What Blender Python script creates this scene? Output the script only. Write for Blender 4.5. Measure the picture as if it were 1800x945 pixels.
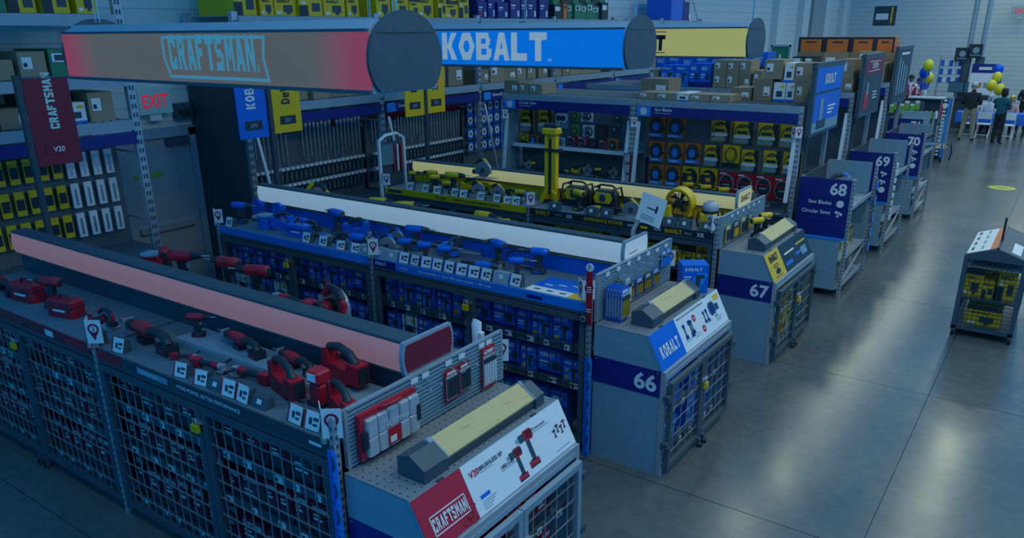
import bpy, math, random
from mathutils import Vector, Matrix
R = random.Random(7)
for o in list(bpy.data.objects): bpy.data.objects.remove(o)
SC = bpy.context.scene
COL = SC.collection
PI = math.pi
# ------------------------------------------------------------------ camera
F, CX, CY, H = 1365.4, 900.0, 557.2, 3.5
CAMROT = (Matrix.Rotation(math.radians(35.30), 3, 'Z') @ Matrix.Rotation(math.radians(90 - 20.26), 3, 'X')
          @ Matrix.Rotation(math.radians(-0.507), 3, 'Z'))
cd = bpy.data.cameras.new('camera')
cd.sensor_fit = 'HORIZONTAL'; cd.sensor_width = 36
cd.lens = F / 1800 * 36
cd.shift_y = (CY - 472.5) / 1800
cd.clip_end = 200
cam = bpy.data.objects.new('camera', cd); COL.objects.link(cam)
cam.matrix_world = Matrix.Translation((0, 0, H)) @ CAMROT.to_4x4()
SC.camera = cam
def ray(x, y): return CAMROT @ Vector(((x - CX) / F, -(y - CY) / F, -1))
def onx(x, y, X): d = ray(x, y); return Vector((0, 0, H)) + d * (X / d.x)
def ony(x, y, Y): d = ray(x, y); return Vector((0, 0, H)) + d * (Y / d.y)
def onz(x, y, Z): d = ray(x, y); return Vector((0, 0, H)) + d * ((Z - H) / d.z)
# ------------------------------------------------------------------ light
W = bpy.data.worlds.new('world'); SC.world = W; W.use_nodes = True
bg = W.node_tree.nodes['Background']
bg.inputs[0].default_value = (0.004, 0.27, 0.72, 1); bg.inputs[1].default_value = 1.02
def ceiling_lamp(x, y, z=7.0, e=75, col=(0.92, 0.98, 0.62)):
    l = bpy.data.lights.new('ceiling_lamp', 'AREA'); l.shape = 'RECTANGLE'; l.size = 0.45; l.size_y = 0.9
    l.energy = e; l.color = col; l.spread = math.radians(175)
    o = bpy.data.objects.new('ceiling_lamp', l); COL.objects.link(o); o.location = (x, y, z)
for ix, lx in enumerate((-4.3, -1.05, 2.2)):
    for k in range(-1, 12):
        if ix == 0 and k < 3: continue
        ceiling_lamp(lx, 4.75 + 3.28 * k, 7.0, (25, 33, 33)[ix])
vs = SC.view_settings
SC.display_settings.display_device = 'sRGB'
vs.view_transform = 'Standard'; vs.look = 'None'; vs.gamma = 1; vs.use_curve_mapping = False
vs.exposure = 0.0
# ------------------------------------------------------------------ materials
MATS = {}
def mat(name, col, rough=0.5, metal=0.0, var=0.10, scale=18.0, emit=None, estr=1.0, spec=0.5, bump=0.0):
    if name in MATS: return MATS[name]
    m = bpy.data.materials.new(name); m.use_nodes = True; nt = m.node_tree
    b = nt.nodes['Principled BSDF']; L = nt.links.new
    b.inputs['Roughness'].default_value = rough; b.inputs['Metallic'].default_value = metal
    b.inputs['Specular IOR Level'].default_value = spec
    b.inputs['Base Color'].default_value = (*col, 1)
    if var > 0 or bump > 0:
        tc = nt.nodes.new('ShaderNodeTexCoord'); n = nt.nodes.new('ShaderNodeTexNoise')
        n.inputs['Scale'].default_value = scale; n.inputs['Detail'].default_value = 3
        L(tc.outputs['Object'], n.inputs['Vector'])
        if var > 0:
            r = nt.nodes.new('ShaderNodeMapRange'); r.inputs[3].default_value = 1 - var; r.inputs[4].default_value = 1 + var
            L(n.outputs[0], r.inputs[0])
            mx = nt.nodes.new('ShaderNodeVectorMath'); mx.operation = 'SCALE'; mx.inputs[0].default_value = col
            L(r.outputs[0], mx.inputs['Scale']); L(mx.outputs[0], b.inputs['Base Color'])
        if bump > 0:
            bp = nt.nodes.new('ShaderNodeBump'); bp.inputs['Strength'].default_value = bump; bp.inputs['Distance'].default_value = 0.02
            L(n.outputs[0], bp.inputs['Height']); L(bp.outputs[0], b.inputs['Normal'])
    if emit:
        b.inputs['Emission Color'].default_value = (*emit, 1); b.inputs['Emission Strength'].default_value = estr
    MATS[name] = m; return m
mat('panel', (.22, .34, .41), .55); mat('steel', (.31, .39, .45), .45, .2); mat('dark', (.05, .085, .11), .5)
mat('counter', (.13, .19, .225), .5); mat('olive', (.075, .105, .115), .5); mat('silver', (.50, .53, .56), .35, .5); mat('white', (.80, .80, .80), .5, var=.03)
mat('paper', (.78, .78, .76), .6, var=.04); mat('navy', (.008, .02, .19), .4); mat('kblue', (.0, .14, .66), .4); mat('fasciablue', (.005, .22, .75), .4)
mat('sky', (.02, .28, .85), .4); mat('yellow', (.88, .50, .005), .42); mat('red', (.55, .012, .03), .42)
mat('darkred', (.22, .008, .03), .45); mat('black', (.018, .03, .04), .45); mat('charcoal', (.035, .06, .075), .5)
mat('card', (.34, .25, .155), .8, var=.12); mat('card2', (.28, .20, .125), .8, var=.12); mat('orange', (.75, .17, .02), .45)
mat('chrome', (.62, .64, .66), .25, .8); mat('wire', (.42, .45, .47), .35, .6); mat('blackwire', (.04, .045, .05), .4, .3)
mat('green', (.02, .20, .10), .5); mat('lime', (.16, .40, .06), .5); mat('skin', (.55, .32, .22), .5); mat('skin2', (.22, .11, .07), .5)
mat('hair', (.02, .015, .012), .6); mat('greyhair', (.5, .5, .5), .6); mat('khaki', (.32, .26, .17), .7); mat('teal', (.0, .10, .14), .7)
mat('shirtblack', (.015, .018, .024), .8); mat('pink', (.62, .36, .33), .7); mat('vest', (.30, .01, .05), .7); mat('shirtwhite', (.7, .7, .72), .7)
mat('tableblue', (.01, .14, .62), .6); mat('trouser', (.012, .014, .022), .8)
mat('clear', (.45, .47, .50), .15, 0, var=.25, scale=40); mat('guard', (.33, .35, .37), .35, .5)
mat('wall', (.62, .64, .62), .8, var=.04, scale=3); mat('door', (.30, .34, .36), .6); mat('teallid', (.02, .18, .26), .5)
mat('gold', (.75, .45, .05), .35, .6); mat('rubber', (.015, .015, .015), .8)
mat('kobface', (.0, .05, .2), .3, var=0, emit=(.0, .118, .52)); mat('kobletter', (.2, .2, .2), .4, var=0, emit=(.17, .27, .37))
mat('dewface', (.3, .25, .05), .3, var=0, emit=(.25, .25, .085)); mat('dewletter', (.01, .01, .01), .4, var=0)
mat('whiteface', (.3, .3, .3), .3, var=0, emit=(.17, .27, .36)); mat('yellowface', (.3, .3, .2), .3, var=0, emit=(.24, .25, .10))
mat('redface', (.3, .1, .1), .3, var=0, emit=(.13, .085, .115)); mat('crafletter', (.2, .2, .2), .4, var=0, emit=(.03, .15, .24))
mat('screen', (.01, .02, .03), .2, var=0, emit=(.01, .05, .09)); mat('exitred', (.5, .01, .02), .4, emit=(.35, .01, .03))
mat('exitface', (.3, .35, .38), .4, emit=(.01, .05, .07)); mat('balloony', (.75, .62, .02), .25, var=0); mat('balloonb', (.0, .08, .75), .25, var=0)
def lightbox_gradient(name, mid, end, half, axis=0):  # backlight falloff of the lit face painted into emission: pale middle, red ends
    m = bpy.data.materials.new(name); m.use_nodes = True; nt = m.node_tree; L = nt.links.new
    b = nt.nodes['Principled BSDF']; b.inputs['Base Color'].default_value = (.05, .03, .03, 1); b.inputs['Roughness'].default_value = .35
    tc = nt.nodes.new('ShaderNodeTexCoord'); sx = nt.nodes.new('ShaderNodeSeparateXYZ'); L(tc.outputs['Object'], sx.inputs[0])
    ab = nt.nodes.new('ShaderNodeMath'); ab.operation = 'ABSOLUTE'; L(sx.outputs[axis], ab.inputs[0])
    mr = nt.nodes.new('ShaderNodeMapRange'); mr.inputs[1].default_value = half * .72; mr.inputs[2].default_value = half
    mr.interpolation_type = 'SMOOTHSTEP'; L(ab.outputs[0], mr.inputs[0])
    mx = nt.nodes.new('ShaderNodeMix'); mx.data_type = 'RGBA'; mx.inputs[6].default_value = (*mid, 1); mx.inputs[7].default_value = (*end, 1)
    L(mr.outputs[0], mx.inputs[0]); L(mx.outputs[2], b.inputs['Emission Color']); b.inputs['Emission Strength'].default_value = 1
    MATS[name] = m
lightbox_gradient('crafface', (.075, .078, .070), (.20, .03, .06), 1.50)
def concrete():
    m = bpy.data.materials.new('concrete'); m.use_nodes = True; nt = m.node_tree; L = nt.links.new; b = nt.nodes['Principled BSDF']
    g = nt.nodes.new('ShaderNodeNewGeometry')
    n = nt.nodes.new('ShaderNodeTexNoise'); n.inputs['Scale'].default_value = .8; n.inputs['Detail'].default_value = 6; n.inputs['Roughness'].default_value = .6
    n2 = nt.nodes.new('ShaderNodeTexNoise'); n2.inputs['Scale'].default_value = 9; n2.inputs['Detail'].default_value = 5
    L(g.outputs['Position'], n.inputs['Vector']); L(g.outputs['Position'], n2.inputs['Vector'])
    ad = nt.nodes.new('ShaderNodeMath'); ad.operation = 'ADD'; L(n.outputs[0], ad.inputs[0]); L(n2.outputs[0], ad.inputs[1])
    cr = nt.nodes.new('ShaderNodeValToRGB'); e = cr.color_ramp.elements
    e[0].position = .35; e[0].color = (.09, .105, .102, 1); e[1].position = .68; e[1].color = (.138, .152, .147, 1)
    hf = nt.nodes.new('ShaderNodeMath'); hf.operation = 'MULTIPLY'; hf.inputs[1].default_value = .5; L(ad.outputs[0], hf.inputs[0])
    L(hf.outputs[0], cr.inputs[0]); L(cr.outputs[0], b.inputs['Base Color'])
    mr = nt.nodes.new('ShaderNodeMapRange'); mr.inputs[3].default_value = .13; mr.inputs[4].default_value = .30
    L(n.outputs[0], mr.inputs[0]); L(mr.outputs[0], b.inputs['Roughness'])
    MATS['concrete'] = m
concrete()
def pegboard(name, col, pitch, hole):
    m = bpy.data.materials.new(name); m.use_nodes = True; nt = m.node_tree; L = nt.links.new; b = nt.nodes['Principled BSDF']
    tc = nt.nodes.new('ShaderNodeTexCoord'); v = nt.nodes.new('ShaderNodeVectorMath'); v.operation = 'SCALE'; v.inputs['Scale'].default_value = 1 / pitch
    L(tc.outputs['UV'], v.inputs[0])
    fr = nt.nodes.new('ShaderNodeVectorMath'); fr.operation = 'FRACTION'; L(v.outputs[0], fr.inputs[0])
    d = nt.nodes.new('ShaderNodeVectorMath'); d.operation = 'DISTANCE'; d.inputs[1].default_value = (.5, .5, 0); L(fr.outputs[0], d.inputs[0])
    lt = nt.nodes.new('ShaderNodeMath'); lt.operation = 'LESS_THAN'; lt.inputs[1].default_value = hole; L(d.outputs['Value'], lt.inputs[0])
    mx = nt.nodes.new('ShaderNodeMix'); mx.data_type = 'RGBA'; mx.inputs[6].default_value = (*col, 1); mx.inputs[7].default_value = (.015, .018, .02, 1)
    L(lt.outputs[0], mx.inputs[0]); L(mx.outputs[2], b.inputs['Base Color']); b.inputs['Roughness'].default_value = .5
    MATS[name] = m
pegboard('pegtop', (.20, .23, .26), .055, .11); pegboard('pegback', (.12, .15, .17), .03, .22)
def wood():
    m = bpy.data.materials.new('wood'); m.use_nodes = True; nt = m.node_tree; L = nt.links.new; b = nt.nodes['Principled BSDF']
    tc = nt.nodes.new('ShaderNodeTexCoord'); mp = nt.nodes.new('ShaderNodeMapping'); mp.inputs['Scale'].default_value = (16, 1.6, 16); L(tc.outputs['Object'], mp.inputs[0])
    w = nt.nodes.new('ShaderNodeTexNoise'); w.inputs['Scale'].default_value = 1.6; w.inputs['Detail'].default_value = 4; w.inputs['Distortion'].default_value = 1.2; L(mp.outputs[0], w.inputs['Vector'])
    mu = nt.nodes.new('ShaderNodeMath'); mu.operation = 'MULTIPLY'; mu.inputs[1].default_value = 6; L(w.outputs[0], mu.inputs[0]); fr = nt.nodes.new('ShaderNodeMath'); fr.operation = 'PINGPONG'; fr.inputs[1].default_value = 1; L(mu.outputs[0], fr.inputs[0])
    cr = nt.nodes.new('ShaderNodeValToRGB'); e = cr.color_ramp.elements; e[0].color = (.50, .34, .12, 1); e[1].color = (.68, .50, .22, 1); e[0].position = 0; e[1].position = .35
    L(fr.outputs[0], cr.inputs[0]); L(cr.outputs[0], b.inputs['Base Color']); b.inputs['Roughness'].default_value = .6
    MATS['wood'] = m
wood()
# ------------------------------------------------------------------ mesh helpers
class MB:
    def __init__(s): s.v = []; s.f = []; s.m = []; s.mats = []; s.cur = 0; s.sm = []; s.xf = None
    def use(s, name):
        if name not in s.mats: s.mats.append(name)
        s.cur = s.mats.index(name); return s
    def add(s, vs, fs, smooth=False):
        b = len(s.v)
        for p in vs:
            p = Vector(p); s.v.append(tuple(s.xf @ p) if s.xf else tuple(p))
        for f in fs: s.f.append([b + i for i in f]); s.m.append(s.cur); s.sm.append(smooth)
        return s
    def box(s, x0, x1, y0, y1, z0, z1):
        return s.add([(x0, y0, z0), (x1, y0, z0), (x1, y1, z0), (x0, y1, z0), (x0, y0, z1), (x1, y0, z1), (x1, y1, z1), (x0, y1, z1)],
                     [(0, 3, 2, 1), (4, 5, 6, 7), (0, 1, 5, 4), (1, 2, 6, 5), (2, 3, 7, 6), (3, 0, 4, 7)])
    def cbox(s, c, d): return s.box(c[0] - d[0] / 2, c[0] + d[0] / 2, c[1] - d[1] / 2, c[1] + d[1] / 2, c[2] - d[2] / 2, c[2] + d[2] / 2)
    def bev(s, x0, x1, y0, y1, z0, z1, b=.01):
        # box with chamfered vertical and top edges (octagonal plan, inset top)
        P = lambda i: [(x0 + b + i, y0 + i), (x1 - b - i, y0 + i), (x1 - i, y0 + b + i), (x1 - i, y1 - b - i), (x1 - b - i, y1 - i), (x0 + b + i, y1 - i), (x0 + i, y1 - b - i), (x0 + i, y0 + b + i)]
        vs = [(*p, z0) for p in P(0)] + [(*p, z1 - b) for p in P(0)] + [(*p, z1) for p in P(b * .8)]
        fs = [tuple(range(7, -1, -1)), tuple(range(16, 24))]
        for r in (0, 8):
            for i in range(8): j = (i + 1) % 8; fs.append((r + i, r + j, r + 8 + j, r + 8 + i))
        return s.add(vs, fs)
    def bar(s, p, q, w, h=None, up=(0, 0, 1)):
        p = Vector(p); q = Vector(q); h = h or w; d = (q - p).normalized(); u = Vector(up)
        if abs(d.dot(u)) > .98: u = Vector((0, 1, 0))
        a = d.cross(u).normalized() * w / 2; b = a.cross(d).normalized() * h / 2
        vs = [p - a - b, p + a - b, p + a + b, p - a + b, q - a - b, q + a - b, q + a + b, q - a + b]
        return s.add(vs, [(0, 1, 2, 3), (7, 6, 5, 4), (0, 4, 5, 1), (1, 5, 6, 2), (2, 6, 7, 3), (3, 7, 4, 0)])
    def tube(s, pts, rs, n=8, cap=True):
        pts = [Vector(p) for p in pts]
        if not isinstance(rs, (list, tuple)): rs = [rs] * len(pts)
        vs = []; fs = []; pa = None
        for i, p in enumerate(pts):
            d = (pts[min(i + 1, len(pts) - 1)] - pts[max(i - 1, 0)]).normalized()
            if pa is None:
                u = Vector((0, 0, 1)) if abs(d.z) < .9 else Vector((1, 0, 0)); a = d.cross(u).normalized()
            else:
                a = (pa - d * pa.dot(d)).normalized()
            pa = a; b = d.cross(a)
            for k in range(n): t = 2 * PI * k / n; vs.append(p + (a * math.cos(t) + b * math.sin(t)) * rs[i])
        for i in range(len(pts) - 1):
            for k in range(n): l = (k + 1) % n; fs.append((i * n + k, i * n + l, i * n + n + l, i * n + n + k))
        s.add(vs, fs, True)
        if cap:
            s.add([vs[k] for k in range(n)], [tuple(range(n - 1, -1, -1))]); s.add([vs[-n + k] for k in range(n)], [tuple(range(n))])
        return s
    def cyl(s, p, q, r, n=12, r2=None): return s.tube([p, q], [r, r if r2 is None else r2], n)
    def ball(s, c, r, n=10, m=7):
        rx = r if isinstance(r, (tuple, list)) else (r, r, r); vs = [(c[0], c[1], c[2] - rx[2])]; fs = []
        for i in range(1, m):
            a = -PI / 2 + PI * i / m
            for k in range(n): t = 2 * PI * k / n; vs.append((c[0] + rx[0] * math.cos(a) * math.cos(t), c[1] + rx[1] * math.cos(a) * math.sin(t), c[2] + rx[2] * math.sin(a)))
        vs.append((c[0], c[1], c[2] + rx[2])); T = len(vs) - 1
        for k in range(n):
            l = (k + 1) % n; fs.append((0, 1 + l, 1 + k)); fs.append((T, T - n + k, T - n + l))
            for i in range(m - 2): fs.append((1 + i * n + k, 1 + i * n + l, 1 + i * n + n + l, 1 + i * n + n + k))
        return s.add(vs, fs, True)
    def prism(s, poly, axis, a0, a1, smooth=False):
        # poly: 2-D points; axis 'x': (y,z), 'y': (x,z), 'z': (x,y)
        mk = {'x': lambda p, a: (a, p[0], p[1]), 'y': lambda p, a: (p[0], a, p[1]), 'z': lambda p, a: (p[0], p[1], a)}[axis]
        n = len(poly); vs = [mk(p, a0) for p in poly] + [mk(p, a1) for p in poly]
        s.add(vs, [(i, (i + 1) % n, n + (i + 1) % n, n + i) for i in range(n)], smooth)
        s.add(vs, [tuple(range(n - 1, -1, -1)), tuple(range(n, 2 * n))]); return s
    def disc(s, c, axis, r, t, n=20, hole=0):
        a = Vector(axis).normalized(); c = Vector(c)
        if not hole: return s.cyl(c - a * t / 2, c + a * t / 2, r, n)
        u = a.orthogonal().normalized(); w = a.cross(u); vs = []; fs = []
        for k in range(n):
            th = 2 * PI * k / n; d = u * math.cos(th) + w * math.sin(th)
            vs += [c + d * r - a * t / 2, c + d * r + a * t / 2, c + d * hole + a * t / 2, c + d * hole - a * t / 2]
        for k in range(n):
            i = 4 * k; j = 4 * ((k + 1) % n)
            for e in range(4): f = (e + 1) % 4; fs.append((i + e, i + f, j + f, j + e))
        return s.add(vs, fs)
    def quad(s, a, b, c, d): return s.add([a, b, c, d], [(0, 1, 2, 3)])
    def mesh(s, name):
        me = bpy.data.meshes.new(name); me.from_pydata(s.v, [], s.f); me.polygons.foreach_set('material_index', s.m)
        me.polygons.foreach_set('use_smooth', s.sm)
        for k in (s.mats or ['panel']): me.materials.append(MATS[k])
        me.update(); return me
def link(name, me, parent=None, loc=None):
    o = bpy.data.objects.new(name, me); COL.objects.link(o)
    if parent: o.parent = parent
    if loc is not None: o.location = loc
    return o
def part(name, mb, parent=None, label=None, stuff=False, loc=None):
    o = link(name, mb if isinstance(mb, bpy.types.Mesh) else mb.mesh(name), parent, loc)
    if label: o['label'] = label
    if stuff: o['kind'] = 'stuff'
    return o
SEEN = {}
def tag(o, label, cat, group=None):
    o['label'] = label; o['category'] = cat
    if group: o['group'] = group
    SEEN.setdefault(label, []).append(group); return o
def thing(name, label, cat, loc=(0, 0, 0), rz=0, group=None):
    o = bpy.data.objects.new(name, None); COL.objects.link(o); o.location = loc; o.rotation_euler = (0, 0, rz); o.empty_display_size = .1
    return tag(o, label, cat, group)
def struct(name, mb, parent=None):
    o = part(name, mb, parent)
    if not parent: o['kind'] = 'structure'
    return o
def copy_tree(o, parent=None):
    c = o.copy(); COL.objects.link(c); c.parent = parent
    for ch in KIDS.get(o.name, ()) or [k for k in o.children]: copy_tree(ch, c)
    return c
KIDS = {}
def remesh_copy(me, name, sub):
    # same mesh with other materials (a colour variant)
    m = me.copy(); m.name = name
    for i, k in enumerate(m.materials):
        if k and k.name in sub: m.materials[i] = MATS[sub[k.name]]
    return m
ORD = ['first', 'second', 'third', 'fourth', 'fifth', 'sixth', 'seventh', 'eighth', 'ninth', 'tenth', 'eleventh', 'twelfth', 'thirteenth', 'fourteenth', 'fifteenth', 'sixteenth', 'seventeenth', 'eighteenth', 'nineteenth', 'twentieth'] 
_t = ORD[:9]
for _d in ('twenty', 'thirty', 'forty', 'fifty'): ORD += [{'twenty': 'twentieth', 'thirty': 'thirtieth', 'forty': 'fortieth', 'fifty': 'fiftieth'}[_d]] * (_d != 'twenty') + [_d + '-' + x for x in _t]
# uv in metres for peg plates
def uv_plate(me, ux, uy):
    uvl = me.uv_layers.new(name='uv')
    for l in me.loops: c = me.vertices[l.vertex_index].co; uvl.data[l.index].uv = (c.dot(ux), c.dot(uy))
# ------------------------------------------------------------------ lettering
GL = {'K': [[(0, 0), (.34, 0), (.34, 1), (0, 1)], [(.3, .42), (.62, 1), (1, 1), (.6, .5)], [(.3, .6), (.62, .55), (1, 0), (.62, 0)]],
 'L': [[(0, 0), (.36, 0), (.36, 1), (0, 1)], [(.3, 0), (.95, 0), (.95, .27), (.3, .27)]],
 'T': [[(.33, 0), (.69, 0), (.69, .8), (.33, .8)], [(0, .73), (1, .73), (1, 1), (0, 1)]],
 'A': [[(0, 0), (.32, 0), (.58, 1), (.34, 1)], [(.68, 0), (1, 0), (.68, 1), (.42, 1)], [(.2, .2), (.8, .2), (.75, .42), (.25, .42)]],
 'B': [[(0, 0), (.33, 0), (.33, 1), (0, 1)], [(.3, .78), (.85, .78), (.78, 1), (.3, 1)], [(.3, .42), (.8, .42), (.8, .6), (.3, .6)], [(.3, 0), (.8, 0), (.92, .2), (.3, .2)], [(.62, .55), (.85, .55), (.92, .78), (.62, .82)], [(.66, .12), (.95, .12), (.98, .42), (.66, .45)]],
 'C': [[(0, .1), (.3, .1), (.3, .9), (0, .9)], [(.1, 0), (.92, 0), (.92, .24), (.0, .24)], [(.0, .76), (.92, .76), (.92, 1), (.1, 1)], [(.62, .15), (.92, .15), (.92, .36), (.62, .36)], [(.62, .64), (.92, .64), (.92, .85), (.62, .85)]],
 'R': [[(0, 0), (.3, 0), (.3, 1), (0, 1)], [(.2, .76), (.85, .76), (.8, 1), (.2, 1)], [(.2, .38), (.8, .38), (.85, .6), (.2, .6)], [(.58, .5), (.88, .5), (.88, .9), (.58, .9)], [(.62, 0), (.96, 0), (.7, .45), (.38, .45)]],
 'F': [[(0, 0), (.32, 0), (.32, 1), (0, 1)], [(.2, .75), (.9, .75), (.9, 1), (.2, 1)], [(.2, .4), (.75, .4), (.75, .62), (.2, .62)]],
 'S': [[(0, .75), (.9, .75), (.9, 1), (.1, 1)], [(0, .5), (.3, .5), (.3, .95), (0, .95)], [(.0, .6), (.25, .38), (.9, .38), (.65, .6)], [(.6, .05), (.9, .05), (.9, .5), (.6, .5)], [(0, 0), (.85, 0), (.9, .24), (0, .24)]],
 'M': [[(0, 0), (.26, 0), (.26, 1), (0, 1)], [(.74, 0), (1, 0), (1, 1), (.74, 1)], [(.1, 1), (.3, 1), (.62, .3), (.4, .3)], [(.7, 1), (.9, 1), (.6, .3), (.38, .3)]],
 'N': [[(0, 0), (.28, 0), (.28, 1), (0, 1)], [(.7, 0), (.98, 0), (.98, 1), (.7, 1)], [(0, 1), (.3, 1), (.98, 0), (.68, 0)]],
 'D': [[(0, 0), (.32, 0), (.32, 1), (0, 1)], [(.2, .78), (.75, .78), (.7, 1), (.2, 1)], [(.2, 0), (.7, 0), (.75, .22), (.2, .22)], [(.62, .08), (.92, .2), (.92, .8), (.62, .92)]],
 'e': [[(.0, .0), (.3, .0), (.3, .72), (0, .72)], [(.1, .54), (.8, .54), (.8, .72), (.1, .72)], [(.1, .28), (.8, .28), (.8, .42), (.1, .42)], [(.1, 0), (.8, 0), (.8, .16), (.1, .16)], [(.56, .3), (.8, .3), (.8, .7), (.56, .7)]],
 'W': [[(0, 1), (.26, 1), (.42, 0), (.2, 0)], [(.2, 0), (.42, 0), (.62, .8), (.42, .8)], [(.42, .8), (.6, .8), (.82, 0), (.6, 0)], [(.6, 0), (.82, 0), (1.02, 1), (.76, 1)]],
 'O': None, '.': [[(0, 0), (.2, 0), (.2, .2), (0, .2)]]}
LOGO = {}
def logo_mesh(txt, aspect, gap, matn):
    k = (txt, aspect, gap, matn)
    if k in LOGO: return LOGO[k]
    mb = MB().use(matn); x = 0
    for ch in txt:
        w = .3 if ch == '.' else aspect
        if ch == 'O':
            hx = [(0, .5), (.28, 1), (.78, 1), (1.06, .5), (.78, 0), (.28, 0)]; c = (.53, .5)
            for i in range(6):
                a, b = hx[i], hx[(i + 1) % 6]; ia = (c[0] + (a[0] - c[0]) * .42, c[1] + (a[1] - c[1]) * .42); ib = (c[0] + (b[0] - c[0]) * .42, c[1] + (b[1] - c[1]) * .42)
                mb.add([(x + p[0] * w, p[1], 0) for p in (a, b, ib, ia)], [(3, 2, 1, 0)])
            x += 1.06 * w + gap; continue
        for q in GL[ch]: mb.add([(x + p[0] * w, p[1], 0) for p in q], [(0, 1, 2, 3)])
        x += w * (.2 if ch == '.' else .82 if ch == 'e' else 1) + gap
    LOGO[k] = (mb, x - gap); return LOGO[k]
FONT = {}
def text_mesh(txt, matn, bold=.018):
    k = (txt, matn, bold)
    if k in FONT: return FONT[k]
    c = bpy.data.curves.new('t', 'FONT'); c.body = txt; c.size = 1; c.offset = bold; c.resolution_u = 3
    o = bpy.data.objects.new('t', c); COL.objects.link(o); bpy.context.view_layer.update()
    me = bpy.data.meshes.new_from_object(o.evaluated_get(bpy.context.evaluated_depsgraph_get()))
    bpy.data.objects.remove(o); bpy.data.curves.remove(c)
    xs = [v.co.x for v in me.vertices]; ys = [v.co.y for v in me.vertices]; me.name = 'lettering'
    x0, y0, h = min(xs), min(ys), max(ys) - min(ys)
    for v in me.vertices: v.co.x = (v.co.x - x0) / h; v.co.y = (v.co.y - y0) / h
    me.materials.clear(); me.materials.append(MATS[matn])
    FONT[k] = (me, (max(xs) - x0) / h); return FONT[k]
def frame(o, org, right, up):
    r = Vector(right).normalized(); u = Vector(up); u = (u - r * u.dot(r)).normalized(); n = r.cross(u)
    o.matrix_basis = Matrix.Translation(org) @ Matrix((r, u, n)).transposed().to_4x4() @ o.matrix_basis.to_3x3().to_4x4()
def put_text(txt, parent, org, right, up, h, matn, align='l', stretch=1.0, bold=.018, name='lettering'):
    if not txt: return None
    me, w = text_mesh(txt, matn, bold); o = link(name, me, parent)
    o.scale = (h * stretch, h, 1); off = {'l': 0, 'c': -.5, 'r': -1}[align] * w * h * stretch
    M = o.matrix_basis.copy()
    r = Vector(right).normalized(); u = Vector(up).normalized(); n = r.cross(u)
    o.matrix_basis = Matrix.Translation(Vector(org) + r * off + n * .003) @ Matrix((r, u, n)).transposed().to_4x4() @ Matrix.Diagonal((h * stretch, h, 1, 1))
    return o
def put_logo(txt, parent, org, right, up, h, matn, align='l', aspect=.62, gap=.09, name='logo'):
    mb, w = logo_mesh(txt, aspect, gap, matn)
    if not hasattr(mb, 'me'): mb.me = mb.mesh('logo')
    o = link(name, mb.me, parent); r = Vector(right).normalized(); u = Vector(up).normalized(); n = r.cross(u)
    off = {'l': 0, 'c': -.5, 'r': -1}[align] * w * h
    o.matrix_basis = Matrix.Translation(Vector(org) + r * off + n * .003) @ Matrix((r, u, n)).transposed().to_4x4() @ Matrix.Diagonal((h, h, 1, 1))
    return o
def plate(name, parent, org, right, up, w, h, matn, t=.003, off=.0015):
    # flat printed panel, lower-left corner at org
    r = Vector(right).normalized(); u = Vector(up).normalized(); n = r.cross(u)
    mb = MB().use(matn); mb.xf = Matrix.Translation(Vector(org) + n * off) @ Matrix((r, u, n)).transposed().to_4x4()
    mb.box(0, w, 0, h, 0, t); mb.xf = None
    return part(name, mb, parent)
# ------------------------------------------------------------------ setting: floor, walls, door
XW, YB = -9.95, 43.0
fl = struct('floor', MB().use('dark').box(XW, 9.0, -3.0, YB, -.06, -.012))
J = 3.04
slabm = MB().use('concrete').box(.004, J - .004, .004, J - .004, -.02, 0).mesh('slab')
for i in range(-4, 4):
    for j in range(-4, 12):
        x, y = -.66 + J * i, 8.22 + J * j
        if x > 9 or y > YB: continue
        x1, y1 = min(x + J, 9.0), min(y + J, YB); x0 = max(x, XW); y0 = max(y, -3.0)
        if x1 - x0 < .05 or y1 - y0 < .05: continue
        if (x0, x1, y0, y1) == (x, x + J, y, y + J): part('slab', slabm, fl, loc=(x, y, 0))
        else: part('slab', MB().use('concrete').box(x0 + .004, x1 - .004, y0 + .004, y1 - .004, -.02, 0), fl)
# block walls: plain courses are far below ten pixels except near, so a panelled wall with pilasters
def block_wall(name, mb_fn):
    return struct(name, mb_fn)
wl = MB().use('wall').box(XW - .25, XW, -3.0, YB + .25, 0, 9)
wall_left = struct('wall_left', wl)
wb = MB().use('wall').box(XW - .25, 9.0, YB, YB + .25, 0, 9)
wall_back = struct('wall_back', wb)
for y in (31, 34.2, 37.5, 40.6):
    part('pilaster', MB().use('wall').box(XW, XW + .25, y, y + .9, 0, 9), wall_left)
part('pilaster', MB().use('door').box(XW, XW + .3, 35.4, 37.2, 0, 9), wall_left)
for x in (-.2, 3.2, 6.6):
    part('pilaster', MB().use('wall').box(x, x + .9, YB - .3, YB, 0, 9), wall_back)
crs = MB().use('wall').box(XW, 9.0, YB - .012, YB, 0, .188).mesh('block_course')
for k in range(40): part('block_course', crs, wall_back, loc=(0, 0, .2 * k + .2))
crl = MB().use('wall').box(XW, XW + .012, -3.0, YB, 0, .188).mesh('block_course')
for k in range(32): part('block_course', crl, wall_left, loc=(0, 0, .2 * k + .2))
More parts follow.
